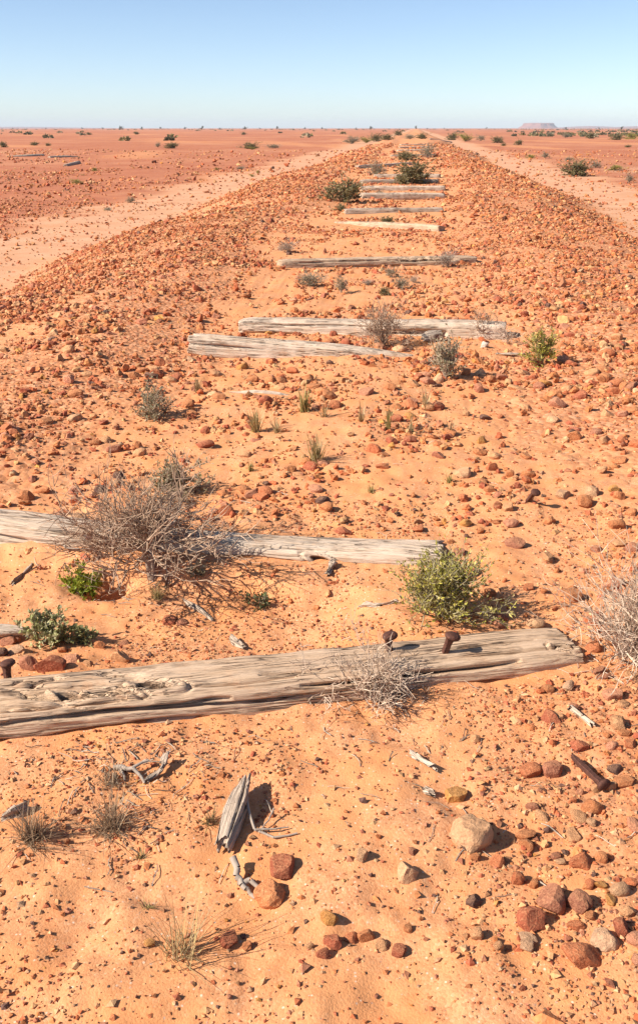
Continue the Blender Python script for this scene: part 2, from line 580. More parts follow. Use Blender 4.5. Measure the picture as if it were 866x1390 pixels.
def pick_cols(rs, n, w=PW):
    k = rs.choice(len(PCOL), n, p=w)
    c = PCOL[k] * rs.uniform(0.72, 1.2, (n, 1)) * (1 + 0.03 * rs.normal(size=(n, 3)))
    return k, np.clip(c, 0.02, 0.85)

# ------------------------------------------------------------------ old timbers
def timber_mesh(name, L, W, T, nL, nP, seed, mat, cracks=(), knots=(), ragged=0.05, bend=0.0, lateral=0.0, grain=1.0, swirl=None, worn=4.5, taper=(0.0, 0.0)):
    rs = np.random.RandomState(seed)
    th = -np.pi / 2 + 2 * np.pi * np.linspace(0, 1, 1441)
    e = 2.0 / worn
    py = W / 2 * np.sign(np.cos(th)) * np.abs(np.cos(th)) ** e
    pz = T / 2 * np.sign(np.sin(th)) * np.abs(np.sin(th)) ** e
    arc = np.concatenate([[0], np.cumsum(np.hypot(np.diff(py), np.diff(pz)))])
    per = arc[-1]
    s = np.arange(nP) / nP
    py = np.interp(s * per, arc, py); pz = np.interp(s * per, arc, pz)
    ty = np.roll(py, -1) - np.roll(py, 1); tz = np.roll(pz, -1) - np.roll(pz, 1)
    ln = np.hypot(ty, tz) + 1e-9
    ny_, nz_ = tz / ln, -ty / ln
    u = np.linspace(-L / 2, L / 2, nL)
    U, S = np.meshgrid(u, s, indexing='ij')
    D = 0.022 * (fbm(U * 2.4 + seed, S * 5 + 3, 3, seed) - 0.5)
    wob = 0.16 * (fbm(U * 3.1 + seed, S * 3, 2, seed + 3) - 0.5)
    D -= grain * 0.0028 * (np.abs(vnoise(U * 5 + 9, (S + 0.25 * wob) * per * 105, seed + 1) - 0.5) * -2 + 1) ** 3
    D -= grain * 0.0020 * (np.abs(vnoise(U * 9 + 4, (S + 0.3 * wob) * per * 210, seed + 2) - 0.5) * -2 + 1) ** 3
    for (s0, u0, u1, depth, wid) in cracks:
        sc = s0 + 0.045 * (fbm(U * 4 + s0 * 91, U * 0 + s0 * 17, 3, seed + 7) - 0.5) + 0.3 * wob * 0.2
        t = np.clip((U - u0) / (u1 - u0), 0, 1)
        prof = np.clip(4 * t * (1 - t), 0, 1) ** 0.5 * ((U > u0) & (U < u1))
        w = wid * (0.5 + 0.9 * vnoise(U * 12 + s0 * 50, U * 0, seed + 8))
        D -= depth * prof * np.exp(-np.abs((S - sc) * per / w) ** 2.5)
    if swirl:
        u0, u1, s0, s1, amp = swirl
        box = sstep(u0 - 0.08, u0 + 0.05, U) * (1 - sstep(u1 - 0.05, u1 + 0.1, U)) * sstep(s0 - 0.03, s0 + 0.03, S) * (1 - sstep(s1 - 0.03, s1 + 0.03, S))
        rid = 1 - np.abs(2 * vnoise(U * 9 + 3.0 * S * per * 8 + 1.6 * fbm(U * 10, S * 20, 2, 5), S * per * 42 - U * 11, seed + 11) - 1)
        D -= box * amp * rid ** 2.2
    knot_shade = np.zeros_like(U)  # mask for the shade painted into knot hollows
    for (uk, sk, ru, rk, depth) in knots:
        ang = 0.35
        dx = U - uk; dy = (S - sk) * per
        a_ = dx * math.cos(ang) + dy * math.sin(ang); b_ = -dx * math.sin(ang) + dy * math.cos(ang)
        e2 = np.sqrt((a_ / ru) ** 2 + (b_ / rk) ** 2) + 0.22 * (fbm(U * 14, S * per * 18, 2, seed + 12) - 0.5)
        D -= depth * (1 - sstep(0.72, 0.95, e2))
        knot_shade = np.maximum(knot_shade, (1 - sstep(0.80, 1.05, e2)) * (0.35 + 0.65 * sstep(0.4, 0.55, fbm(U * 30, S * per * 40, 2, seed + 14))))
        D += 0.006 * np.exp(-((e2 - 1.4) / 0.22) ** 2)
        D -= 0.007 * np.exp(-((e2 - 1.75) / 0.12) ** 2)
    endw = np.clip((np.abs(U) - (L / 2 - 0.16)) / 0.16, 0, 1)
    D -= 0.018 * endw ** 2 * fbm(S * 9 + np.sign(U) * 5, U * 3, 2, seed + 15)
    k = (U / (L / 2))
    tp = 1 - np.where(k < 0, taper[0] * sstep(0.2, 1, -k), taper[1] * sstep(0.2, 1, k))
    wv = 1 + 0.10 * (fbm(U * 2.0 + 40, U * 0, 2, seed + 20) - 0.5)
    Yc = py[None] * wv * tp + D * ny_[None]
    Zc = pz[None] * (0.5 + 0.5 * tp) + D * nz_[None]
    jag = ragged * (fbm(S * 13 + np.sign(U) * 4.4, S * 0 + np.sign(U) * 3.3, 3, seed + 21) - 0.35)
    Xc = U - np.sign(U) * jag * endw ** 1.5
    Yc = Yc + lateral * (k ** 2) + 0.02 * (vnoise(U * 1.5, U * 0 + seed, seed + 30) - 0.5)
    Zc = Zc + bend * (k ** 2) + T / 2
    V = np.stack([Xc, Yc, Zc], -1).reshape(-1, 3)
    idx = np.arange(nL * nP).reshape(nL, nP)
    a = idx[:-1]; b = idx[1:]
    F = [np.stack([a.ravel(), np.roll(a, -1, 1).ravel(), np.roll(b, -1, 1).ravel(), b.ravel()], 1)]
    # end grain: shrinking rings
    verts = [V]; base = len(V)
    for ring, sg in ((idx[0], 1), (idx[-1], -1)):
        cur = ring; rv = V[ring]; cen = rv.mean(0)
        for fr in (0.8, 0.55, 0.3, 0.08):
            nv = cen + (rv - cen) * fr
            nv[:, 0] = rv[:, 0].mean() * (1 - fr) + nv[:, 0] * fr + sg * (0.006 + 0.016 * (fbm(nv[:, 1] * 90 + seed, nv[:, 2] * 90, 2, seed + 33) - 0.3))
            verts.append(nv)
            nxt = np.arange(base, base + nP); base += nP
            q = np.stack([cur, nxt, np.roll(nxt, -1), np.roll(cur, -1)], 1)
            F.append(q if sg > 0 else q[:, ::-1])
            cur = nxt
        # close the small hole with quads between opposite vertices
        h = nP // 2
        for i in range(h // 2):
            pass
        q = np.stack([cur[:h - 1], cur[1:h], cur[nP - 2:h - 1:-1][:h - 1], cur[nP - 1:h:-1][:h - 1]], 1)
        F.append(q if sg < 0 else q[:, ::-1])
    return make_mesh(name, np.concatenate(verts), np.concatenate(F), True, None, mat, {'knot_shade': np.concatenate([knot_shade.ravel(), np.zeros(sum(len(v_) for v_ in verts[1:]))])})

def lay_timber(o, p0, p1, top0, top1, T, roll=0.0):
    """rest a timber between two ground points, its top this far above the soil at each end"""
    (x0, y0), (x1, y1) = p0, p1
    z0 = H(x0, y0) + top0; z1 = H(x1, y1) + top1
    d = Vector((x1 - x0, y1 - y0, z1 - z0))
    yaw = math.atan2(d.y, d.x)
    pitch = -math.atan2(d.z, math.hypot(d.x, d.y))
    m = Matrix.Rotation(yaw, 4, 'Z') @ Matrix.Rotation(pitch, 4, 'Y') @ Matrix.Rotation(roll, 4, 'X')
    c = Vector(((x0 + x1) / 2, (y0 + y1) / 2, (z0 + z1) / 2 - T))
    o.matrix_world = Matrix.Translation(c) @ m
    return o

# ------------------------------------------------------------------ rail spikes
def revolve(profile, n=18, squash=1.0, offs=0.0):
    V, F = [], []
    for (r, z) in profile:
        for k in range(n):
            a = 2 * math.pi * k / n
            V.append((r * math.cos(a) + offs, r * math.sin(a) * squash, z))
    m = len(profile)
    for i in range(m - 1):
        for k in range(n):
            F.append((i * n + k, i * n + (k + 1) % n, (i + 1) * n + (k + 1) % n, (i + 1) * n + k))
    return np.array(V), np.array(F)

SPIKE_SHAFT = None
def spike_meshes():
    # square forged shaft, slightly twisted and tapering to a chisel point, 130 mm long
    V, F = [], []
    zs = [-0.125, -0.118, -0.10, -0.07, -0.04, -0.02, -0.008, 0.0]
    ws = [(0.0015, 0.008), (0.004, 0.008), (0.0078, 0.008), (0.0082, 0.0082), (0.0080, 0.0083), (0.0083, 0.0080), (0.009, 0.009), (0.0105, 0.0105)]
    for z, (a, b) in zip(zs, ws):
        for (cx, cy) in ((-1, -0.75), (-0.75, -1), (0.75, -1), (1, -0.75), (1, 0.75), (0.75, 1), (-0.75, 1), (-1, 0.75)):
            V.append((cx * a + random.uniform(-0.0005, 0.0005), cy * b + random.uniform(-0.0005, 0.0005), z))
    for i in range(len(zs) - 1):
        for k in range(8):
            F.append((i * 8 + k, i * 8 + (k + 1) % 8, (i + 1) * 8 + (k + 1) % 8, (i + 1) * 8 + k))
    F.append((3, 2, 1, 0)); F.append((7, 4, 3, 0)); F.append((7, 6, 5, 4))
    shaft = make_mesh('shaft', V, F, False, None, MAT_RUST)
    hv, hf = revolve([(0.0005, -0.004), (0.012, -0.003), (0.0185, 0.001), (0.0215, 0.004), (0.0215, 0.008), (0.019, 0.0115), (0.012, 0.0140), (0.0005, 0.0150)], 14, 0.82, 0.005)
    hv = hv * (1 + 0.05 * (fbm(hv[:, 0] * 150, hv[:, 1] * 150 + hv[:, 2] * 90, 2, 3) - 0.5))[:, None]
    head = make_mesh('head', hv, hf, True, None, MAT_RUST)
    return shaft, head
SPIKE_SHAFT, SPIKE_HEAD = spike_meshes()

def spike(label, loc, rot, scale=1.0):
    t = thing('rail_spike', label, 'rail spike', loc, 0, 'rusty rail spikes')
    t.rotation_euler = rot
    t.scale = (scale,) * 3
    link('shaft', SPIKE_SHAFT, t)
    link('head', SPIKE_HEAD, t)
    return t

# ------------------------------------------------------------------ plants
def tubes(segs, sides=3):
    """segs: n x 8 array of p0, p1, r0, r1"""
    segs = np.asarray(segs, float)
    p0, p1, r0, r1 = segs[:, 0:3], segs[:, 3:6], segs[:, 6], segs[:, 7]
    d = p1 - p0
    d /= (np.linalg.norm(d, axis=1)[:, None] + 1e-9)
    ref = np.where(np.abs(d[:, 2:3]) > 0.9, np.array([[1.0, 0, 0]]), np.array([[0, 0, 1.0]]))
    a = np.cross(d, ref); a /= (np.linalg.norm(a, axis=1)[:, None] + 1e-9)
    b = np.cross(d, a)
    n = len(segs)
    V = np.zeros((n, 2 * sides, 3))
    for k in range(sides):
        t = 2 * math.pi * k / sides
        off = a * math.cos(t) + b * math.sin(t)
        V[:, k] = p0 + off * r0[:, None]
        V[:, sides + k] = p1 + off * r1[:, None]
    f = np.array([(k, (k + 1) % sides, sides + (k + 1) % sides, sides + k) for k in range(sides)])
    F = f[None] + (np.arange(n) * 2 * sides)[:, None, None]
    return V.reshape(-1, 3), F.reshape(-1, 4)

def leaves_mesh(name, pts, dirs, length, width, tints, rs, mat):
    """diamond leaflets folded along the midrib"""
    n = len(pts)
    d = dirs / (np.linalg.norm(dirs, axis=1)[:, None] + 1e-9)
    r = rs.normal(size=(n, 3))
    a = np.cross(d, r); a /= (np.linalg.norm(a, axis=1)[:, None] + 1e-9)
    up = np.cross(a, d)
    L = (length * rs.uniform(0.6, 1.3, n))[:, None]; Wd = (width * rs.uniform(0.7, 1.3, n))[:, None]
    V = np.stack([pts, pts + d * L * 0.45 + a * Wd * 0.5 + up * Wd * 0.22, pts + d * L, pts + d * L * 0.45 - a * Wd * 0.5 + up * Wd * 0.22], 1)
    base = (np.arange(n) * 4)[:, None]
    F = np.concatenate([base + np.array([[0, 1, 2]]), base + np.array([[0, 2, 3]])], 0)
    return make_mesh(name, V.reshape(-1, 3), F, False, np.repeat(tints, 4, 0), mat)

class Plant:
    def __init__(self, seed):
        self.rs = np.random.RandomState(seed)
        self.segs = []; self.lvl = []; self.tips = []; self.tipd = []
    def grow(self, p, d, L, r, lvl, maxlvl, kids, wig=0.25, up=0.05, spread=0.9, nseg=5, shrink=0.55, leafy=0.0, rmin=0.0006):
        rs = self.rs
        d = d / np.linalg.norm(d)
        step = L / nseg
        q = p.copy()
        pts = []
        for i in range(nseg):
            d = d + rs.normal(0, wig, 3) + np.array([0, 0, up])
            d /= np.linalg.norm(d)
            nq = q + d * step
            if nq[2] < 0.002:
                nq[2] = 0.002 + rs.uniform(0, 0.006); d[2] = abs(d[2]) * 0.3
            r0 = max(rmin, r * (1 - 0.75 * i / nseg)); r1 = max(rmin * 0.8, r * (1 - 0.75 * (i + 1) / nseg))
            self.segs.append((*q, *nq, r0, r1)); self.lvl.append(lvl)
            q = nq; pts.append((q.copy(), d.copy(), (i + 1) / nseg))
            if leafy > 0 and lvl >= maxlvl - 1:
                for _ in range(rs.poisson(leafy)):
                    t = rs.uniform()
                    self.tips.append(q - d * step * t)
                    v = d * 0.7 + rs.normal(0, 0.6, 3); v[2] += 0.25
                    self.tipd.append(v)
        if lvl < maxlvl:
            for _ in range(kids[lvl]):
                qq, dd, t = pts[min(nseg - 1, int(rs.uniform(0.2, 1.0) * nseg))]
                cd = dd + rs.normal(0, spread, 3)
                self.grow(qq, cd, L * shrink * rs.uniform(0.6, 1.25), r * 0.55, lvl + 1, maxlvl, kids, wig, up, spread, max(3, nseg - 1), shrink, leafy, rmin)

def dome_dir(rs, flat=0.6):
    a = rs.uniform(0, 2 * np.pi); e = rs.uniform(0.05, 1.0) ** flat * np.pi / 2
    return np.array([math.cos(a) * math.cos(e), math.sin(a) * math.cos(e), math.sin(e)])

def shrub_meshes(name, seed, height, width, stems, kids, twig_tint, leaf_tint=None, leafy=0.0, leaf=(0.012, 0.005), wig=0.22, up=0.05, spread=0.85, r=0.004, rmin=0.0007, lean=(0, 0), flat=0.8, sides=3, maxlvl=2, shrink=0.55):
    P = Plant(seed)
    rs = P.rs
    for k in range(stems):
        d = dome_dir(rs, flat)
        d = d * np.array([width / 2, width / 2, height]) + np.array([lean[0], lean[1], 0]) * height
        L = np.linalg.norm(d) * rs.uniform(0.6, 1.0)
        p = np.array([rs.normal(0, 0.03) * width, rs.normal(0, 0.03) * width, -0.01])
        P.grow(p, d, L, r * rs.uniform(0.6, 1.2), 0, maxlvl, kids, wig, up, spread, 5, shrink, leafy, rmin)
    segs = np.array(P.segs); lv = np.array(P.lvl)
    tt = np.asarray(twig_tint)
    out = {}
    main = lv == 0
    for part, msk, sd in (('stem', main, 5 if sides > 3 else sides), ('twigs', ~main, sides)):
        if msk.sum() == 0:
            continue
        V, F = tubes(segs[msk], sd)
        tn = tt * rs.uniform(0.65, 1.3, (msk.sum(), 1)) * (0.82 if part == 'stem' else 1.0)
        out[part] = make_mesh(part, V, F, False, np.repeat(tn, 2 * sd, 0), MAT_TWIG)
    if leafy > 0 and len(P.tips):
        n = len(P.tips)
        lt = np.asarray(leaf_tint)
        base = lt[rs.randint(len(lt), size=n)] if lt.ndim == 2 else np.repeat(lt[None], n, 0)
        base = base * rs.uniform(0.65, 1.35, (n, 1))
        out['foliage'] = leaves_mesh('foliage', np.array(P.tips), np.array(P.tipd), leaf[0], leaf[1], base, rs, MAT_LEAF)
    return out

def plant(name, label, cat, x, y, parts, group=None, rz=0.0, scale=1.0, dz=0.0):
    sc = scale if isinstance(scale, tuple) else (scale,) * 3
    t = thing(name, label, cat, (x, y, H(x, y) + dz), rz, group)
    t.scale = sc
    for part, me in parts.items():
        o = link(part, me, t)
        if part in ('foliage', 'twigs', 'blades'):
            stuff(o)
    return t

def tuft_mesh(seed, n, length, spread, tint, width=0.0016, droop=0.5, base_r=0.012):
    rs = np.random.RandomState(seed)
    V, F, T = [], [], []
    for k in range(n):
        az = rs.uniform(0, 2 * np.pi); out = abs(rs.normal(0, spread))
        L = length * rs.uniform(0.35, 1.1)
        p = np.array([rs.normal(0, base_r), rs.normal(0, base_r), -0.004])
        d = np.array([math.cos(az) * math.sin(out), math.sin(az) * math.sin(out), math.cos(out)])
        side = np.array([-math.sin(az), math.cos(az), 0]) * width * rs.uniform(0.6, 1.3) * 0.5
        col = np.asarray(tint[rs.randint(len(tint))]) * rs.uniform(0.7, 1.3)
        b0 = len(V); m = 5
        for i in range(m):
            t = i / (m - 1)
            w = side * (1 - 0.85 * t)
            V.append(p - w); V.append(p + w); T.append(col); T.append(col)
            d = d + np.array([math.cos(az) * 0.12, math.sin(az) * 0.12, -0.22 * droop]) * t + rs.normal(0, 0.05, 3)
            d /= np.linalg.norm(d)
            p = p + d * L / (m - 1)
            p[2] = max(p[2], 0.002)
        for i in range(m - 1):
            F.append((b0 + 2 * i, b0 + 2 * i + 1, b0 + 2 * i + 3, b0 + 2 * i + 2))
    return make_mesh('blades', np.array(V), np.array(F), False, np.array(T), MAT_LEAF)

# ------------------------------------------------------------------ sleepers of the lifted railway
FOOTPRINTS = []
def sleeper(label, p0, p1, top0, top1, W, T, nL, nP, seed, mat, roll=0.0, dz=0.0, **kw):
    L = math.hypot(p1[0] - p0[0], p1[1] - p0[1])
    FOOTPRINTS.append((p0, p1, W))
    me = timber_mesh('railway_sleeper', L, W, T, nL, nP, seed, mat, **kw)
    o = link('railway_sleeper', me)
    lay_timber(o, p0, p1, top0 + dz, top1 + dz, T, roll)
    return tag(o, label, 'railway sleeper', 'old timber sleepers of the lifted track')

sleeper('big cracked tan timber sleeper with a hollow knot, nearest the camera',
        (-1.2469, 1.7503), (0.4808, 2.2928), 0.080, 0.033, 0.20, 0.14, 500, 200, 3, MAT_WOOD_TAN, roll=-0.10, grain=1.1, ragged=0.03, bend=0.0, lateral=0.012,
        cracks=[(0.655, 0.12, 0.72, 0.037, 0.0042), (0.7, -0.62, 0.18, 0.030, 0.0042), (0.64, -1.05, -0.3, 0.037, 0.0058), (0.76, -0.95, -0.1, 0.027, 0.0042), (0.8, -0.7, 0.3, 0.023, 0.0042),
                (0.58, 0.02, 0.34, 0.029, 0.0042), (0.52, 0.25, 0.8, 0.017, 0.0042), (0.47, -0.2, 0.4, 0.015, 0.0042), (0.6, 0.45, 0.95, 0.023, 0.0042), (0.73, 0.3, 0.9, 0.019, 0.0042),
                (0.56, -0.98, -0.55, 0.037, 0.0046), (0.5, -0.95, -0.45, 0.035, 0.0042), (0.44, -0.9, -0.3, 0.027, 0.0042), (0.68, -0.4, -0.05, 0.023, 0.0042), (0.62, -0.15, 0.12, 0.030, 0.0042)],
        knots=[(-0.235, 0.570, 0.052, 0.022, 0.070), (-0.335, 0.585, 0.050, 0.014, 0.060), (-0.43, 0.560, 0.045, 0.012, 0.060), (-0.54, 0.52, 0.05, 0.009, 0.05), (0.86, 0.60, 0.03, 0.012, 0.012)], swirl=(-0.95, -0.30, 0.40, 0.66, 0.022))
sleeper('bleached sleeper running behind and under the big dead bush',
        (-1.7497, 2.9288), (0.1287, 2.8509), 0.085, 0.045, 0.20, 0.15, 360, 150, 8, MAT_WOOD_PALE, roll=-0.12, ragged=0.09, lateral=0.03, bend=0.035, dz=-0.035,
        cracks=[(0.66, -0.95, -0.2, 0.022, 0.005), (0.60, -1.0, -0.5, 0.015, 0.004), (0.72, -1.0, -0.45, 0.02, 0.005), (0.52, -0.95, -0.3, 0.012, 0.004), (0.62, 0.2, 0.9, 0.016, 0.004), (0.70, 0.1, 0.8, 0.014, 0.004), (0.55, 0.4, 1.0, 0.014, 0.004), (0.48, 0.0, 0.7, 0.010, 0.003)], knots=[(0.55, 0.7, 0.05, 0.015, 0.018)])
sleeper('pale split sleeper tapering to a thin right end, nearer one of a pair',
        (-1.4022, 5.7862), (0.0339, 5.7228), 0.10, 0.035, 0.24, 0.15, 200, 110, 12, MAT_WOOD_PALE, roll=-0.15, ragged=0.07, taper=(0.0, 0.6),
        cracks=[(0.66, -0.85, 0.1, 0.026, 0.006), (0.60, -0.5, 0.5, 0.02, 0.005), (0.72, -0.8, -0.2, 0.02, 0.006), (0.52, -0.3, 0.6, 0.014, 0.005)], knots=[(-0.16, 0.55, 0.04, 0.02, 0.04)])
sleeper('long pale sleeper with a dark right end, farther one of a pair',
        (-1.2061, 6.5795), (0.6606, 6.4259), 0.08, 0.10, 0.23, 0.15, 210, 110, 15, MAT_WOOD_PALE, roll=-0.08, ragged=0.02,
        cracks=[(0.68, -0.9, 0.1, 0.024, 0.007), (0.74, 0.0, 0.55, 0.05, 0.016), (0.62, -0.3, 0.9, 0.016, 0.005), (0.55, -0.8, 0.6, 0.014, 0.005), (0.78, -0.9, -0.5, 0.03, 0.012)])
sleeper('tan weathered sleeper with an eroded right half in mid track',
        (-1.3533, 9.6536), (0.6590, 10.4163), 0.075, 0.065, 0.26, 0.16, 160, 90, 19, MAT_WOOD_TAN, roll=-0.10, ragged=0.05,
        cracks=[(0.68, -0.95, 0.2, 0.03, 0.008), (0.60, -0.9, -0.3, 0.022, 0.007), (0.55, 0.1, 0.9, 0.05, 0.012), (0.70, 0.2, 0.8, 0.04, 0.012), (0.76, -0.5, 0.4, 0.025, 0.008)], swirl=(0.2, 0.8, 0.5, 0.7, 0.04))
sleeper('whitish sleeper with a black end behind a small round shrub',
        (-1.1648, 14.4256), (0.4134, 13.5254), 0.045, 0.085, 0.22, 0.15, 90, 56, 23, MAT_WOOD_TAN, roll=-0.1, taper=(0.4, 0), cracks=[(0.62, -0.6, 0.6, 0.02, 0.008)])
sleeper('broad grey-brown split sleeper right of the tiny olive shrub',
        (-1.1708, 16.3451), (0.4831, 16.6189), 0.085, 0.075, 0.30, 0.16, 90, 56, 27, MAT_WOOD_GREY, roll=-0.12, cracks=[(0.62, -0.8, 0.8, 0.03, 0.012), (0.52, -0.4, 0.9, 0.03, 0.012)])
FAR_SLEEPERS = [
    ('first of three parallel sleepers below the big olive shrub, with round end', (-1.0920, 19.8365), (0.6086, 20.3373), 31, MAT_WOOD_PALE),
    ('middle one of three parallel sleepers below the big olive shrub', (-1.2435, 22.5480), (0.7104, 22.8346), 32, MAT_WOOD_PALE),
    ('farthest of three parallel sleepers at the foot of the big olive shrub', (-1.4015, 25.3694), (0.6077, 25.9597), 33, MAT_WOOD_GREY),
    ('sleeper mostly hidden behind the big olive shrub', (-1.1832, 28.8367), (0.7459, 28.5163), 34, MAT_WOOD_GREY),
    ('sleeper jutting out left behind the grey shrub', (-2.1003, 35.0199), (-0.2106, 38.3851), 35, MAT_WOOD_PALE),
    ('sleeper behind the dark olive shrub far up the track', (-1.2430, 49.6748), (0.9751, 50.2884), 36, MAT_WOOD_GREY),
    ('nearest of the pale close-set sleepers far up the track', (-1.1443, 61.8987), (0.9221, 62.4712), 37, MAT_WOOD_PALE),
    ('middle of the pale close-set sleepers far up the track', (-1.2100, 70.8055), (0.9480, 71.9758), 38, MAT_WOOD_PALE),
    ('farthest of the pale close-set sleepers far up the track', (-1.3039, 83.1810), (1.0418, 84.3647), 39, MAT_WOOD_PALE),
]
for lab, p0, p1, sd, mt in FAR_SLEEPERS:
    sleeper(lab, p0, p1, 0.095, 0.105, 0.26, 0.16, 50, 36, sd, mt, roll=-0.08, cracks=[(0.62, -0.8, 0.7, 0.02, 0.012)])

# ------------------------------------------------------------------ loose timber
def timber(name, label, cat, p0, p1, W, T, top0, top1, seed, mat, nL=60, nP=36, roll=0.0, **kw):
    L = math.hypot(p1[0] - p0[0], p1[1] - p0[1])
    FOOTPRINTS.append((p0, p1, W * 1.6))
    o = link(name, timber_mesh(name, L, W, T, nL, nP, seed, mat, **kw))
    lay_timber(o, p0, p1, top0, top1, T, roll)
    return tag(o, label, cat, kw.get('group'))

timber('wood_splinter', 'grey pointed wedge of split timber standing in the foreground sand', 'wood splinter',
       (-0.3377, 1.4559), (-0.3243, 1.6589), 0.050, 0.046, 0.040, 0.048, 51, MAT_WOOD_GREY, 110, 70, roll=-0.15, ragged=0.035, taper=(0.0, 0.40), worn=5.5, grain=1.0,
       cracks=[(0.6, -0.12, 0.10, 0.008, 0.002), (0.7, -0.12, 0.05, 0.008, 0.002), (0.5, -0.10, 0.12, 0.006, 0.002)])
timber('weathered_board', 'flat pale board lying at the left edge above the red stones', 'board',
       (-1.2733, 2.2471), (-1.0526, 2.2825), 0.055, 0.022, 0.040, 0.032, 52, MAT_WOOD_PALE, 60, 40, taper=(0, 0.4), grain=0.6)
timber('buried_timber', 'thin edge of a buried timber showing through the sand beside grass', 'timber',
       (-0.9617, 4.8267), (-0.5882, 4.7689), 0.045, 0.05, 0.022, 0.014, 53, MAT_WOOD_PALE, 60, 32, taper=(0.4, 0.5), grain=0.6)
timber('fallen_branch', 'short thick stick behind the nearest sleeper, left of centre', 'stick',
       (-0.6886, 2.6121), (-0.5587, 2.4822), 0.024, 0.020, 0.018, 0.016, 54, MAT_WOOD_GREY, worn=2.3, taper=(0.5, 0.0), grain=0.6)
timber('fallen_branch', 'pale crooked stick left of the leafy green bush', 'stick',
       (-0.1191, 2.5087), (-0.0038, 2.5265), 0.020, 0.018, 0.017, 0.015, 55, MAT_WOOD_PALE, worn=2.3, taper=(0.5, 0.2), grain=0.6, lateral=0.012)
timber('wood_chip', 'small white wood chip below the bright green plant', 'wood chip',
       (-1.0873, 2.6422), (-1.0352, 2.6433), 0.022, 0.012, 0.018, 0.014, 56, MAT_WOOD_PALE, 40, 28, taper=(0.3, 0.2), grain=0.5)
timber('wood_chip', 'curled bark chip behind the knotted sleeper', 'wood chip',
       (-0.4907, 2.3653), (-0.4330, 2.2875), 0.030, 0.016, 0.018, 0.016, 57, MAT_WOOD_GREY, 40, 28, taper=(0.3, 0.3), grain=0.8)
timber('fallen_branch', 'charred-ended thin stick on the sand at left', 'stick',
       (-1.2682, 2.6272), (-1.2434, 2.7460), 0.010, 0.010, 0.012, 0.010, 58, MAT_WOOD_GREY, 40, 16, worn=2.2, taper=(0.0, 0.4), grain=0.4)
timber('wood_chip', 'pale slanted wood sliver in the foreground sand below the dead twig tangle', 'wood chip',
       (0.0326, 1.7945), (0.0955, 1.7352), 0.014, 0.010, 0.012, 0.016, 59, MAT_WOOD_PALE, 40, 24, taper=(0.5, 0.0), grain=0.5)
timber('wood_chip', 'tiny white wood chip beside the ochre stone', 'wood chip',
       (0.0640, 1.6791), (0.0943, 1.6651), 0.016, 0.008, 0.010, 0.010, 60, MAT_WOOD_PALE, 30, 20, taper=(0.2, 0.3), grain=0.5)
timber('wood_chip', 'grey wood chunk half hidden in the dry tuft at left', 'wood chip',
       (-0.7985, 1.4866), (-0.7544, 1.5344), 0.045, 0.040, 0.024, 0.034, 61, MAT_WOOD_GREY, 50, 36, roll=-0.5, taper=(0.4, 0.0), grain=1.2)
timber('fallen_branch', 'crooked grey twig end among the litter in front of the knot', 'stick',
       (-0.5349, 1.6384), (-0.5033, 1.7102), 0.010, 0.012, 0.010, 0.034, 62, MAT_WOOD_GREY, 36, 16, worn=2.2, taper=(0.1, 0.5), grain=0.4, lateral=0.012)
timber('fallen_branch', 'thin pale straight twig in the sand near the lying spike', 'stick',
       (0.4202, 2.0214), (0.4730, 1.9314), 0.004, 0.004, 0.006, 0.010, 63, MAT_WOOD_PALE, 30, 10, worn=2.0, grain=0.1, taper=(0.4, 0.0))
timber('wood_chip', 'dark chunk of broken timber under the long pale sleeper', 'wood chip',
       (0.0840, 6.2258), (0.2235, 6.3043), 0.10, 0.07, 0.06, 0.07, 64, MAT_WOOD_GREY, 36, 28, taper=(0.4, 0.2), grain=1.4)
timber('wood_chip', 'pale flat sliver left of the open yellow-green shrub', 'wood chip',
       (0.5380, 5.7871), (0.7278, 5.8238), 0.03, 0.02, 0.020, 0.020, 65, MAT_WOOD_PALE, 36, 24, taper=(0.4, 0.2), grain=0.5)
timber('wood_chip', 'dark upright bark chip between dead bush and green bush', 'wood chip',
       (-0.2474, 2.7041), (-0.2248, 2.7776), 0.016, 0.014, 0.016, 0.020, 66, MAT_WOOD_GREY, 36, 24, taper=(0.2, 0.6), grain=0.8)
timber('fallen_log', 'thin pole lying aslant beyond the far sleepers', 'log',
       (1.5835, 116.1623), (4.9269, 137.7534), 0.16, 0.16, 0.16, 0.16, 67, MAT_WOOD_PALE, 40, 16, worn=2.2, grain=0.6)
timber('fallen_log', 'long dark low log far out on the left plain', 'log',
       (-28.3267, 66.7936), (-26.8693, 69.8364), 0.55, 0.30, 0.10, 0.16, 68, MAT_WOOD_GREY, 60, 24, worn=2.4, lateral=0.3, grain=1.0, taper=(0.5, 0.3))
timber('fallen_log', 'thinner dark log continuing right of the long far log', 'log',
       (-25.0074, 65.0992), (-23.8207, 67.4777), 0.45, 0.26, 0.12, 0.09, 69, MAT_WOOD_GREY, 50, 20, worn=2.4, lateral=-0.2, taper=(0.3, 0.6))
timber('fallen_log', 'short dark log alone on the left plain', 'log',
       (-18.5577, 50.8288), (-19.1205, 54.6767), 0.24, 0.22, 0.12, 0.16, 70, MAT_WOOD_GREY, 40, 20, worn=2.4)

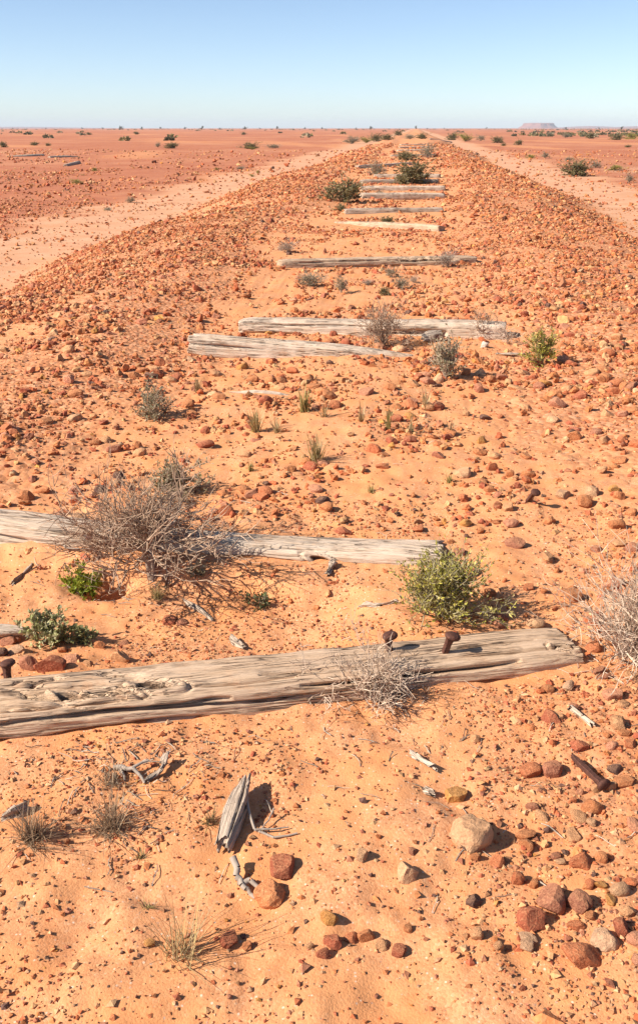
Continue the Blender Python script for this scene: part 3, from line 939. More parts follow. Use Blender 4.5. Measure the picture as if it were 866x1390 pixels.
# a forked dead stick, one mesh
def forked_stick(label, pts_list, radii):
    segs = []
    for pts, r in zip(pts_list, radii):
        P = [np.array([x, y, H(x, y) + dz]) for (x, y), dz in pts]
        fine = [P[0]]
        for a, b in zip(P[:-1], P[1:]):
            for t in (0.33, 0.66, 1.0):
                fine.append(a + (b - a) * t + np.array([random.uniform(-1, 1), random.uniform(-1, 1), random.uniform(-0.5, 0.5)]) * r * 0.7 * (t < 1))
        for i, (a, b) in enumerate(zip(fine[:-1], fine[1:])):
            t0 = 1 - 0.55 * i / len(fine); t1 = 1 - 0.55 * (i + 1) / len(fine)
            segs.append((*a, *b, r * t0, r * t1))
    V, F = tubes(segs, 8)
    c = V.mean(0); c[2] = V[:, 2].min()
    me = make_mesh('forked_stick', V - c, F, True, np.tile(np.array([[0.36, 0.28, 0.22]]), (len(V), 1)), MAT_TWIG)
    o = link('forked_stick', me, loc=tuple(c))
    return tag(o, label, 'stick')

random.seed(5)
forked_stick('forked grey stick left of the orange foreground stone',
             [[((-0.3055, 1.4093), 0.035), ((-0.2943, 1.3797), 0.02), ((-0.2718, 1.3574), 0.012), ((-0.2516, 1.3457), 0.006)], [((-0.2886, 1.3720), 0.014), ((-0.2645, 1.3734), 0.014), ((-0.2319, 1.3459), 0.006)]], [0.0075, 0.0065])
forked_stick('bleached forked twig right of the grey timber wedge',
             [[((-0.3092, 1.5852), 0.03), ((-0.2799, 1.5121), 0.008), ((-0.2380, 1.4965), 0.006), ((-0.1913, 1.5098), 0.004)], [((-0.2774, 1.5067), 0.01), ((-0.2496, 1.5136), 0.01), ((-0.2116, 1.5260), 0.006)], [((-0.2480, 1.5665), 0.02), ((-0.2551, 1.5399), 0.012), ((-0.2698, 1.5064), 0.006)]], [0.0035, 0.0026, 0.002])
forked_stick('long slanting twig lying on the sand below the bleached sleeper',
             [[((-1.3178, 3.0271), 0.02), ((-1.1419, 2.7965), 0.012), ((-1.0437, 2.7970), 0.012)], [((-1.1419, 2.7965), 0.012), ((-1.1880, 2.8827), 0.03)]], [0.0042, 0.002])
forked_stick('y-shaped dark branch stub in the litter below the knotted sleeper',
             [[((-0.6243, 1.6696), 0.008), ((-0.5766, 1.6627), 0.014), ((-0.5446, 1.6363), 0.006)], [((-0.5798, 1.6622), 0.014), ((-0.5478, 1.6863), 0.02)], [((-0.6066, 1.6675), 0.01), ((-0.5909, 1.6410), 0.005)]], [0.006, 0.004, 0.004])

# ------------------------------------------------------------------ rail spikes
def on_sleeper(p, z):
    return (p[0], p[1], H(p[0], p[1]) + z)
spike('rusty spike standing straight in the nearest sleeper, left of the pair', on_sleeper((-0.0277, 2.1810), 0.080), (R(4), R(-6), 0.4), 1.0)
spike('rusty spike leaning right in the nearest sleeper, with long shadow', on_sleeper((0.1355, 2.1810), 0.090), (R(6), R(14), 0.2), 1.0)
spike('rusty spike with a mushroom head at the left edge behind the knotted sleeper', on_sleeper((-0.9825, 1.9475), 0.082), (R(-4), R(4), 1.1), 0.95)
spike('rusty spike lying flat on the sand among red stones at right', on_sleeper((0.4505, 1.7223), 0.020), Euler((R(93), R(0), R(30.5))), 0.80)
spike('rusty spike leaning on the sand among the mid-right stones', on_sleeper((0.4849, 3.3080), 0.050), (R(38), R(12), R(10)), 0.9)
spike('rusty spike poking out of the burrow under the big dead bush', on_sleeper((-1.0344, 2.7600), 0.075), (R(6), R(-18), R(20)), 1.0)

# ------------------------------------------------------------------ near plants
DEADT = (0.40, 0.262, 0.175)
PALET = (0.55, 0.405, 0.295)
OLIVE = [(0.270, 0.215, 0.090), (0.320, 0.255, 0.120), (0.190, 0.160, 0.065)]
GREYG = [(0.36, 0.30, 0.185), (0.29, 0.255, 0.145), (0.44, 0.36, 0.24)]
YELG = [(0.47, 0.40, 0.070), (0.36, 0.33, 0.055), (0.56, 0.46, 0.15)]
BRIGHT = [(0.32, 0.35, 0.035), (0.40, 0.42, 0.055), (0.22, 0.27, 0.03)]

x, y, w, h = (-0.8321, 2.7121, 0.5498, 0.3421)
p = shrub_meshes('a', 101, h * 0.40, w * 1.10, 50, (8, 5), DEADT, wig=0.20, up=0.03, spread=0.72, r=0.0055, rmin=0.0009, flat=1.0, sides=3, shrink=0.55)
big_dead = plant('dead_bush', 'big dead grey twiggy bush growing over the second sleeper', 'bush', x, y, p, 'dead twiggy bushes', dz=0.10)
V, F = tubes([(0.012, 0, -0.06, 0.004, 0.004, 0.03, 0.017, 0.015), (0.004, 0.004, 0.03, -0.022, 0.01, 0.10, 0.015, 0.012), (-0.022, 0.01, 0.10, -0.05, 0.015, 0.17, 0.012, 0.008),
              (0.004, 0.004, 0.03, 0.04, 0.01, 0.11, 0.012, 0.009), (0.04, 0.01, 0.11, 0.10, 0.02, 0.16, 0.009, 0.006), (0.03, -0.05, -0.03, 0.026, -0.035, 0.15, 0.005, 0.004)], 8)
link('trunk', make_mesh('trunk', V, F, True, np.tile(np.array([[0.30, 0.22, 0.165]]), (len(V), 1)), MAT_TWIG), big_dead, loc=(0, 0, -0.075))

x, y, w, h = (-0.9056, 3.3596, 0.3063, 0.1108)
plant('leafy_shrub', 'grey-green leafy shrub right behind the big dead bush', 'shrub', x, y,
      shrub_meshes('b', 102, h * 0.95, w * 1.1, 24, (5, 4), DEADT, GREYG + OLIVE[:1], 1.3, (0.014, 0.006), spread=0.7, r=0.003))
x, y, w, h = (0.1343, 2.4626, 0.2575, 0.2007)
plant('leafy_shrub', 'leafy yellow-green bush behind the two standing spikes', 'shrub', x, y,
      shrub_meshes('c', 103, h * 0.80, w * 1.15, 44, (7, 4), (0.36, 0.30, 0.18), YELG + OLIVE[1:2], 1.25, (0.0135, 0.0050), wig=0.13, up=0.09, spread=0.55, r=0.0032, flat=0.7))
x, y, w, h = (-0.0563, 2.0194, 0.2619, 0.1459)
plant('dead_bush', 'tangle of dead grey twigs leaning on the nearest sleeper', 'bush', x, y,
      shrub_meshes('d', 104, h * 0.95, w * 0.95, 34, (7, 4), PALET, wig=0.22, spread=0.7, r=0.0028, rmin=0.0007, lean=(-0.25, 0.0), flat=1.0), 'dead twiggy bushes')
x, y, w, h = (0.6256, 2.2844, 0.3427, 0.2419)
plant('dead_bush', 'pale dead thorny bush cut off by the right edge', 'bush', x, y,
      shrub_meshes('e', 105, h * 1.05, w * 1.05, 46, (7, 4), PALET, wig=0.18, up=0.06, spread=0.65, r=0.0032, rmin=0.0008, flat=0.8), 'dead twiggy bushes')
x, y, w, h = (-0.1675, 6.0449, 0.4356, 0.2517)
plant('dead_bush', 'dry grey bush in front of the long pale sleeper', 'bush', x, y,
      shrub_meshes('f', 106, h, w, 26, (6, 4), DEADT, wig=0.2, spread=0.7, r=0.004, rmin=0.0013), 'dead twiggy bushes')
x, y, w, h = (0.5059, 6.3844, 0.2823, 0.1714)
plant('dead_bush', 'small dry bush at the dark end of the long pale sleeper', 'bush', x, y,
      shrub_meshes('g', 107, h, w, 18, (5, 3), DEADT, wig=0.2, spread=0.7, r=0.004, rmin=0.0014), 'dead twiggy bushes')
x, y, w, h = (0.6457, 6.1674, 0.1462, 0.1364)
plant('dead_bush', 'spindly dead twigs right of the white stone', 'bush', x, y,
      shrub_meshes('h', 108, h, w, 9, (4, 3), PALET, wig=0.2, spread=0.7, r=0.003, rmin=0.0013), 'dead twiggy bushes')
x, y, w, h = (0.2191, 5.1878, 0.2005, 0.1921)
plant('leafy_shrub', 'upright grey-green shrub beside the cream stone', 'shrub', x, y,
      shrub_meshes('i', 109, h, w, 22, (5, 3), PALET, GREYG, 0.9, (0.02, 0.008), wig=0.12, up=0.1, spread=0.5, r=0.0035, rmin=0.0012))
x, y, w, h = (0.7838, 5.5443, 0.2287, 0.1759)
plant('leafy_shrub', 'open yellow-green shrub at right of the long pale sleeper', 'shrub', x, y,
      shrub_meshes('j', 110, h, w, 16, (5, 3), (0.3, 0.26, 0.12), YELG, 1.1, (0.022, 0.007), wig=0.12, up=0.1, spread=0.5, r=0.003, rmin=0.0012))
x, y, w, h = (-1.2445, 4.3792, 0.1921, 0.1404)
plant('leafy_shrub', 'low grey-green shrub alone on the stony left bank', 'shrub', x, y,
      shrub_meshes('k', 111, h, w, 20, (5, 3), DEADT, GREYG, 1.0, (0.016, 0.007), wig=0.16, spread=0.6, r=0.0035, rmin=0.0011))
x, y, w, h = (-1.0371, 2.6631, 0.1171, 0.0829)
plant('small_plant', 'bright green small-leaved plant below the big dead bush', 'plant', x, y,
      shrub_meshes('l', 112, h, w, 14, (4, 3), (0.25, 0.25, 0.08), BRIGHT, 1.2, (0.016, 0.010), wig=0.15, spread=0.6, r=0.002))
x, y, w, h = (-1.0043, 2.2595, 0.1317, 0.0935)
plant('small_plant', 'sprawling dusty green plant above the red stones at left', 'plant', x, y,
      shrub_meshes('m', 113, h, w, 14, (4, 3), (0.26, 0.2, 0.12), [(0.38, 0.35, 0.16), (0.30, 0.29, 0.11), (0.50, 0.45, 0.25)], 1.1, (0.016, 0.011), wig=0.18, spread=0.7, r=0.0025))
x, y, w, h = (-0.9216, 2.2612, 0.0890, 0.0509)
plant('small_plant', 'low dusty green sprig right of the sprawling plant', 'plant', x, y,
      shrub_meshes('n', 114, h, w, 9, (4, 3), (0.26, 0.2, 0.12), [(0.36, 0.34, 0.15), (0.29, 0.28, 0.11)], 1.0, (0.014, 0.009), r=0.002))
x, y, w, h = (-0.6690, 2.6945, 0.0484, 0.0435)
plant('small_plant', 'tiny grey-green sprout on the sand ledge', 'plant', x, y,
      shrub_meshes('o', 115, h, w, 7, (4, 2), DEADT, GREYG, 1.1, (0.010, 0.006), r=0.0015))
x, y, w, h = (-0.4455, 2.5760, 0.1069, 0.0465)
plant('small_plant', 'dark flat sprig on bare sand behind the nearest sleeper', 'plant', x, y,
      shrub_meshes('p', 116, h, w, 8, (4, 2), (0.2, 0.15, 0.1), [(0.12, 0.14, 0.05), (0.2, 0.18, 0.09)], 0.7, (0.012, 0.007), r=0.0018))

DRY = [(0.46, 0.33, 0.16), (0.36, 0.24, 0.12), (0.54, 0.40, 0.22)]
GREEND = [(0.36, 0.29, 0.10), (0.44, 0.33, 0.14), (0.28, 0.23, 0.08)]
DEADG = [(0.36, 0.235, 0.14), (0.46, 0.32, 0.20), (0.24, 0.15, 0.09)]
TUFTS = [
    ((-0.3597, 1.2017, 0.1547, 0.1057), 48, 0.62, DRY + DRY + GREEND[1:2], 0.0014, 'dry grass tuft with long blades at the bottom left'),
    ((-0.7296, 1.4553, 0.1353, 0.0782), 130, 0.95, DEADG, 0.0015, 'dead brown tuft around the grey wood chunk'),
    ((-0.5783, 1.5040, 0.1528, 0.0733), 130, 1.05, DEADG, 0.0015, 'flattened dead brown tuft on the foreground sand'),
    ((-0.6240, 1.6307, 0.0974, 0.0422), 60, 1.10, DEADG, 0.0013, 'wispy dead tuft in the litter below the knot'),
    ((-0.7065, 4.1709, 0.1050, 0.1190), 46, 0.40, GREEND + DRY, 0.003, 'dry grass tuft left of the thin buried timber'),
    ((-0.5116, 4.4741, 0.1112, 0.1260), 50, 0.36, GREEND, 0.003, 'greenest grass tuft, at the end of the buried timber'),
    ((-0.6045, 4.1492, 0.0626, 0.0765), 26, 0.45, DRY, 0.003, 'smaller dry tuft between two larger grass tufts'),
    ((-0.3729, 3.7202, 0.0942, 0.1130), 60, 0.45, GREEND + DRY, 0.0028, 'bushy grass tuft lowest in the middle of the track'),
    ((-0.0825, 4.2072, 0.0487, 0.1113), 18, 0.20, GREEND, 0.003, 'slim upright grass tuft in the track centre'),
    ((0.0181, 4.1657, 0.0826, 0.0757), 22, 0.5, DRY, 0.003, 'sparse dry tuft right of the slim grass tuft'),
    ((-0.2175, 4.3185, 0.0714, 0.0928), 18, 0.4, DRY, 0.003, 'sparse pale tuft left of the slim grass tuft'),
    ((-0.4025, 4.3814, 0.0726, 0.0871), 16, 0.4, DRY, 0.003, 'thin dry tuft right of the greenest grass tuft'),
    ((-1.1293, 4.8107, 0.0640, 0.0880), 30, 0.40, DRY, 0.003, 'small tan tuft below the split sleeper left end'),
    ((0.0935, 4.5636, 0.0820, 0.1118), 18, 0.45, DRY, 0.003, 'wispy tuft below the cream stone'),
    ((0.1819, 3.5377, 0.0534, 0.0415), 30, 0.6, GREEND, 0.002, 'tiny green tuft beside the cream boulder in mid track'),
    ((-0.6399, 3.6063, 0.0431, 0.0492), 18, 0.5, GREEND, 0.002, 'tiny green tuft left of the bushy grass tuft'),
    ((-0.7725, 2.5933, 0.1038, 0.0472), 70, 0.9, GREEND + DRY, 0.0015, 'low spreading grass below the dead bush trunk'),
    ((-0.1298, 3.4183, 0.0697, 0.0290), 24, 1.0, GREEND, 0.002, 'flat dry tuft on the sandy mid track'),
    ((0.2032, 4.1796, 0.0481, 0.0756), 14, 0.4, DRY, 0.003, 'thin dry tuft right side of mid track'),
    ((-0.3750, 1.5270, 0.0459, 0.0398), 40, 0.8, [(0.20, 0.17, 0.07), (0.27, 0.14, 0.08)], 0.0015, 'small brownish green tuft left of the grey wedge'),
    ((-0.4953, 1.4293, 0.0382, 0.0235), 30, 1.0, DEADG + GREEND, 0.0013, 'tiny low tuft in the middle of the left foreground'),
    ((-0.4498, 1.3075, 0.0330, 0.0193), 24, 1.0, DEADG + GREEND, 0.0013, 'tiny low tuft above the bottom left grass'),
]
for k, ((x, y, w, h), n, spread, tints, bw, lab) in enumerate(TUFTS):
    t = tag(link('grass_tuft', tuft_mesh(300 + k, int(n * 1.8), max(h, 0.5 * w) * 1.25, spread, tints, bw * (1.9 if bw > 0.0019 else 1.5), 0.5, w * 0.09), loc=(x, y, H(x, y))), lab, 'grass tuft', 'grass tufts in the track')

# ------------------------------------------------------------------ shrubs up the track and on the plain
PROTO = {
    'olive': [shrub_meshes('q', 400 + k, 0.95, 1.0, 22, (6, 3), (0.20, 0.155, 0.10), OLIVE + OLIVE + GREYG[1:2], 1.9, (0.075, 0.036), wig=0.16, up=0.05, spread=0.6, r=0.014, rmin=0.005, flat=1.0) for k in range(3)],
    'grey': [shrub_meshes('r', 410 + k, 0.95, 1.0, 20, (6, 3), (0.34, 0.27, 0.21), GREYG + [(0.27, 0.22, 0.16)], 1.2, (0.065, 0.030), wig=0.16, up=0.05, spread=0.6, r=0.012, rmin=0.005, flat=1.0) for k in range(3)],
    'yellow': [shrub_meshes('s', 420 + k, 0.95, 1.0, 18, (5, 3), (0.26, 0.22, 0.10), YELG + OLIVE[:1], 1.6, (0.075, 0.034), wig=0.15, up=0.05, spread=0.6, r=0.012, rmin=0.005, flat=1.0) for k in range(2)],
    'dead': [shrub_meshes('t', 430 + k, 0.95, 1.0, 26, (6, 4), (0.38, 0.30, 0.235), wig=0.18, up=0.05, spread=0.65, r=0.012, rmin=0.0045, flat=0.8) for k in range(2)],
}
SHRUBS = [
    ('olive', (-1.3820, 18.4941, 0.7893, 0.5356), 'large olive shrub left of the far sleepers, nearest of its size'),
    ('olive', (-1.2636, 16.9278, 0.2589, 0.1424), 'tiny olive shrub at the foot of the large left shrub'),
    ('olive', (-0.3755, 14.3310, 0.2412, 0.1645), 'small round olive shrub in front of the whitish sleeper'),
    ('grey', (-0.7298, 20.6871, 0.2351, 0.1411), 'tiny grey-green shrub on the three parallel sleepers'),
    ('grey', (-1.1320, 29.2401, 0.6602, 0.4621), 'grey shrub beside the sleeper jutting out left'),
    ('olive', (-0.0263, 25.5444, 0.9984, 0.6720), 'big olive shrub growing among the far sleepers'),
    ('olive', (-0.3421, 44.1300, 0.9547, 0.5267), 'dark olive shrub in the track behind the big one'),
    ('grey', (0.5841, 48.0509, 1.0007, 0.6790), 'grey shrub right of the dark olive shrub'),
    ('grey', (-8.2928, 128.1040, 2.4834, 1.0507), 'grey shrub beside the far left bank, lowest of a row'),
    ('yellow', (-6.7061, 134.5701, 1.8030, 0.8013), 'yellowish shrub in the row by the far left bank'),
    ('olive', (-5.9390, 147.7551, 2.1964, 1.2080), 'olive shrub in the middle of the far left row'),
    ('olive', (-3.1723, 114.8473, 1.5338, 0.7669), 'olive shrub ending the far left row'),
    ('grey', (-0.8060, 129.6131, 1.5351, 0.7675), 'grey shrub left half of the pair astride the far track'),
    ('olive', (0.7339, 132.2420, 1.7597, 0.7821), 'olive shrub right half of the pair astride the far track'),
    ('olive', (-3.6452, 201.0635, 1.7857, 1.1905), 'small dark shrub left of the vanishing track'),
    ('grey', (-14.1796, 98.0694, 1.4763, 0.5167), 'flat grey shrub on the left plain right of the double clump'),
    ('olive', (-16.0202, 95.2449, 1.8684, 0.6468), 'wide dark shrub with yellow foot on the left plain'),
    ('yellow', (-15.2646, 91.5732, 0.8292, 0.2764), 'yellow low plant at the foot of the wide dark shrub'),
    ('olive', (-24.0322, 95.6427, 1.3818, 0.7273), 'round dark shrub on the left plain, right of a pair'),
    ('grey', (-26.9420, 101.8979, 0.6980, 0.5429), 'small grey shrub on the left plain, left of a pair'),
    ('olive', (-42.4136, 98.7850, 0.9164, 0.6873), 'round dark shrub at the far left edge of the plain'),
    ('olive', (-44.1669, 111.4243, 1.1155, 0.5149), 'oval dark shrub second from the left edge of the plain'),
    ('olive', (-41.2028, 108.0537, 0.7480, 0.3324), 'small dark shrub third from the left edge of the plain'),
    ('yellow', (-12.1174, 34.1501, 0.4781, 0.1859), 'yellow-green low plant alone on the left flats'),
    ('yellow', (-15.0368, 45.0630, 0.3482, 0.1741), 'tiny yellow-green plant beyond the lone yellow one'),
    ('grey', (-8.3614, 46.7787, 0.5340, 0.1780), 'low grey-green plant on the left sandy track'),
    ('yellow', (-9.5839, 46.9224, 0.2864, 0.1432), 'tiny yellow plant left of the low grey-green one'),
    ('yellow', (-6.7766, 40.4878, 0.2468, 0.1234), 'tiny yellow plant nearer than the low grey-green one'),
    ('yellow', (-6.9213, 42.9532, 0.2287, 0.1634), 'tiny upright yellow plant near the bank'),
    ('grey', (-7.6925, 25.8798, 0.2822, 0.1814), 'sparse grey tuft plant in the left sandy wheel track'),
    ('grey', (-7.5440, 23.3778, 0.2563, 0.0915), 'flat grey plant left of the sparse one in the sand'),
    ('dead', (-1.4406, 10.9608, 0.2910, 0.1712), 'dry grey bush behind the left end of the tan sleeper'),
    ('dead', (0.3809, 10.0112, 0.2937, 0.1855), 'dry tan-grey bush on the right end of the tan sleeper'),
    ('grey', (-0.9207, 8.5880, 0.2574, 0.1490), 'grey bush below the left half of the tan sleeper'),
    ('grey', (-0.6067, 8.2053, 0.1423, 0.1552), 'thin upright grey bush below the tan sleeper'),
    ('dead', (-0.3974, 8.6918, 0.1226, 0.0681), 'tiny dry bush below the middle of the tan sleeper'),
    ('grey', (-0.1919, 9.1598, 0.1428, 0.1142), 'grey-green bush touching the tan sleeper'),
    ('grey', (-0.0898, 8.5597, 0.1740, 0.1071), 'grey bush just below the one touching the tan sleeper'),
    ('olive', (-0.2219, 8.0793, 0.1079, 0.0825), 'small olive bush nearest of those below the tan sleeper'),
    ('dead', (0.0296, 8.9305, 0.1114, 0.0835), 'little dry bush right of the grey ones below the tan sleeper'),
    ('olive', (6.6681, 41.7874, 1.3567, 0.7092), 'dark green round bush on the right sand'),
    ('grey', (9.2353, 51.5971, 0.6441, 0.3789), 'grey-green shrub behind the dark round bush at right'),
    ('grey', (9.2219, 60.7624, 0.5356, 0.3124), 'small grey shrub behind the dark round bush, left one'),
    ('grey', (8.7187, 67.8841, 0.6990, 0.4494), 'grey shrub by the right sandy track'),
    ('yellow', (7.7898, 67.9246, 0.9005, 0.3002), 'low yellowish shrub left of the grey one by the right sandy track'),
    ('olive', (12.1629, 119.9277, 0.9683, 0.7922), 'small dark shrub beyond the right sandy track'),
    ('olive', (9.8320, 113.0364, 0.6648, 0.3324), 'tiny dark shrub left of the small one beyond the right track'),
    ('olive', (11.1171, 137.2671, 1.8157, 1.0087), 'olive shrub in the right far row, third of the row'),
    ('grey', (10.4422, 162.7853, 1.6762, 1.0776), 'grey shrub in the right far row, second of the row'),
    ('yellow', (7.5416, 152.0022, 2.4638, 1.2319), 'yellow-olive shrub in the right far row, widest'),
    ('olive', (6.0489, 173.1655, 2.2986, 1.4047), 'olive shrub starting the right far row beside the track'),
    ('grey', (31.9020, 217.2125, 1.7413, 1.1081), 'lone grey shrub on the far right plain'),
    ('olive', (34.0989, 200.0222, 2.1820, 1.3092), 'olive shrub on the far right plain beside the lone grey one'),
    ('olive', (34.3857, 175.9086, 2.5536, 1.1491), 'left olive shrub in the green belt at the right edge'),
    ('yellow', (39.5221, 187.9724, 2.9964, 1.3620), 'right yellowish shrub in the green belt at the right edge'),
    ('grey', (7.8624, 36.9485, 0.3806, 0.3534), 'upright grey shrub near the right edge on pale sand'),
    ('yellow', (9.7276, 48.9890, 0.9343, 0.2875), 'low yellow-green mat at right behind the upright grey shrub'),
    ('olive', (22.1695, 106.8020, 0.7763, 0.3105), 'tiny dark patch plant on the far right plain'),
    ('olive', (-51.7143, 296.0400, 1.7791, 0.8896), 'tiny dark shrub far out beyond the wide dark one'),
    ('olive', (-94.4267, 280.9673, 1.9290, 0.8574), 'tiny dark shrub far out at left, above the plain pair'),
    ('olive', (-85.4461, 298.6558, 1.8138, 1.1336), 'dark far shrub right of the tiny one at left'),
]
rsh = np.random.RandomState(77)
for k, (kind, (x, y, w, h), lab) in enumerate(SHRUBS):
    protos = PROTO[kind]
    plant('desert_shrub', lab, 'shrub', x, y, protos[k % len(protos)], 'scattered desert shrubs', rsh.uniform(0, 6.28), (w * 0.88, w * 0.88, h * 0.78))

# ------------------------------------------------------------------ horizon: trees, scrub, mesa, hills
TREES = [(-626.2, 1500.0), (-497.4, 1300.0), (-515.0, 1500.0), (-450.0, 1400.0), (-333.9, 1100.0), (-350.3, 1250.0), (-352.3, 1350.0), (-352.2, 1500.0), (-271.5, 1250.0), (-298.3, 1500.0), (-190.3, 1100.0), (-221.0, 1400.0), (-189.6, 1350.0),
         (-144.5, 1300.0), (-142.1, 1500.0), (-84.6, 1400.0), (-60.3, 1300.0), (-0.7, 1000.0), (14.3, 1300.0), (37.9, 1400.0), (103.8, 1500.0), (160.7, 1100.0), (179.9, 900.0), (267.0, 1500.0)]
FTINT = [(0.12, 0.11, 0.06), (0.15, 0.135, 0.075), (0.10, 0.09, 0.05)]
def tree_meshes(seed):
    P = Plant(seed); rs = P.rs
    P.grow(np.array([0, 0, -0.05]), np.array([0.05, 0.02, 1.0]), 0.55, 0.05, 0, 2, (7, 5), 0.12, 0.1, 0.8, 5, 0.75, 2.0, 0.006)
    segs = np.array(P.segs); lv = np.array(P.lvl)
    V, F = tubes(segs[lv < 2], 5)
    n = len(P.tips); lt = np.array(FTINT)[rs.randint(3, size=n)] * rs.uniform(0.7, 1.3, (n, 1))
    return {'trunk': make_mesh('trunk', V, F, False, np.tile(np.array([[0.16, 0.12, 0.09]]), (len(V), 1)), MAT_TWIG),
            'crown': leaves_mesh('crown', np.array(P.tips), np.array(P.tipd), 0.16, 0.08, lt, rs, MAT_LEAF)}
TPROTO = [tree_meshes(500 + k) for k in range(3)]
ORD = ['first', 'second', 'third', 'fourth', 'fifth', 'sixth', 'seventh', 'eighth', 'ninth', 'tenth', 'eleventh', 'twelfth', 'thirteenth', 'fourteenth', 'fifteenth', 'sixteenth', 'seventeenth', 'eighteenth', 'nineteenth', 'twentieth']
rst = np.random.RandomState(9)
order = sorted(TREES, key=lambda t: t[0] / t[1])
for k, (x, y) in enumerate(order):
    s = rst.uniform(2.2, 4.6)
    if k < len(order) // 2:
        lab = '%s tree from the left on the horizon line' % ORD[k]
    else:
        lab = '%s tree from the right on the horizon line' % ORD[len(order) - 1 - k]
    t = thing('desert_tree', 'tiny dark ' + lab, 'tree', (x, y, H(x, y) - 0.1), rst.uniform(0, 6.28), 'tiny trees on the horizon')
    t.scale = (s * rst.uniform(0.9, 1.6), s * 1.2, s)
    for part, me in TPROTO[k % 3].items():
        o = link(part, me, t)
        if part == 'crown':
            stuff(o)

# far scrub that reads as one dark line
def far_scrub():
    rs = np.random.RandomState(21)
    pts, dirs, tin = [], [], []
    n = 2600
    yy = np.exp(rs.uniform(math.log(150), math.log(2600), n))
    ang = rs.uniform(-0.50, 0.30, n)
    xx = yy * ang
    dens = 0.07 + 0.80 * sstep(0.04, 0.2, ang) + 0.5 * sstep(700, 1500, yy)
    keep = (rs.uniform(size=n) < dens * sstep(0.38, 0.6, fbm(xx / 90, yy / 140, 2, 88) + 0.15 * sstep(900, 1600, yy))) & (np.abs(xx - TRACK_X) > 6)
    xx, yy = xx[keep], yy[keep]
    zz = hgt(xx, yy)
    for x, y, z in zip(xx, yy, zz):
        s = rs.uniform(0.30, 0.80) * (1.0 + 0.7 * min(1, y / 1500))
        m = 44
        q = rs.normal(size=(m, 3)); q /= np.linalg.norm(q, axis=1)[:, None]
        q *= rs.uniform(0.3, 1, (m, 1)) ** 0.5
        q[:, 2] = np.abs(q[:, 2]) * 0.75
        pts.append(np.array([x, y, z]) + q * np.array([s * 1.3, s * 1.3, s]))
        dirs.append(q + rs.normal(0, 0.5, (m, 3)))
        base = np.array((FTINT + GREYG[:1] + OLIVE)[rs.randint(7)])
        tin.append(base * rs.uniform(0.7, 1.3, (m, 1)))
    pts = np.concatenate(pts); dirs = np.concatenate(dirs); tin = np.concatenate(tin)
    me = leaves_mesh('distant_scrub', pts, dirs, 0.62, 0.42, tin, rs, MAT_LEAF)
    o = link('distant_scrub', me)
    o['label'] = 'dark line of low scrub spread along the far plain and horizon'
    o['category'] = 'scrub'
    return stuff(o)
far_scrub()

def rock_face_material(name, a, b_):
    m, nt, b = new_mat(name)
    N = NT(nt)
    v = N.coords((1, 1, 6))
    col = N.mix(N.ramp(N.noise(v, 0.01, 4), [(0.35, 0.0), (0.65, 1.0)]), a, b_)
    N.l(col, b.inputs['Base Color'])
    return m
MAT_MESA = rock_face_material('red_rock_face', (0.30, 0.13, 0.09), (0.22, 0.10, 0.075))

def hill(name, label, cx, cy, halfx, halfy, height, flat, seed, mat, n=72, m=14):
    """table hill: talus slope, cliff band and an uneven flat top"""
    V, F = [], []
    prof = [(1.0, -0.05), (0.93, 0.10), (0.86, 0.26), (0.80, 0.42), (0.755, 0.56), (0.735, 0.72), (0.72, 0.86), (0.70, 0.96), (0.66, 1.0), (0.45, 1.02), (0.2, 1.03), (0.02, 1.03)]
    if not flat:
        prof = [(1.0, -0.05), (0.85, 0.12), (0.7, 0.32), (0.55, 0.52), (0.4, 0.72), (0.26, 0.88), (0.12, 0.97), (0.02, 1.0)]
    for i, (r, z) in enumerate(prof):
        for k in range(n):
            a = 2 * math.pi * k / n
            wob = 1 + 0.16 * (float(fbm(np.array([math.cos(a) * 3 + seed]), np.array([math.sin(a) * 3 + i * 0.08]), 4, seed)[0]) - 0.5) * (1.6 if r > 0.5 else 0.6)
            zz = z * height * (1 + 0.12 * (float(fbm(np.array([math.cos(a) * 2.2 * r + 9]), np.array([math.sin(a) * 2.2 * r + seed]), 3, seed + 2)[0]) - 0.5) * (z > 0.3))
            V.append((math.cos(a) * r * wob * halfx, math.sin(a) * r * wob * halfy, zz))
    for i in range(len(prof) - 1):
        for k in range(n):
            F.append((i * n + k, i * n + (k + 1) % n, (i + 1) * n + (k + 1) % n, (i + 1) * n + k))
    o = link(name, make_mesh(name, V, F, not flat, None, mat), loc=(cx, cy, -0.8))
    o['kind'] = 'structure'
    o['label'] = label
    return o
x, y = (717.7, 6000.0)
hill('mesa', 'flat-topped purple mesa on the right horizon', x, y, 118, 150, 30, True, 4, MAT_MESA)
for px_, (x, y), hx, hh in ((0, (-2994.5, 7200.0), 900, 11), (0, (-3527.9, 7000.0), 700, 13), (0, (1220.6, 7200.0), 330, 15), (0, (1581.6, 7000.0), 420, 16)):
    hill('hills', 'low blue-grey hills along the horizon', x, y, hx, 300, hh, False, int(hx), MAT_MESA)

# ------------------------------------------------------------------ stones one can pick out
BIG = [stone_shape(3, 900 + k) for k in range(10)]
MID = [stone_shape(2, 950 + k) for k in range(14)]
BIG_ME = [make_mesh('stone', v, f, True, None, MAT_STONE) for v, f in BIG]
MID_ME = [make_mesh('stone', v, f, False, None, MAT_STONE) for v, f in MID]
for me in BIG_ME:
    me.set_sharp_from_angle(angle=R(24))

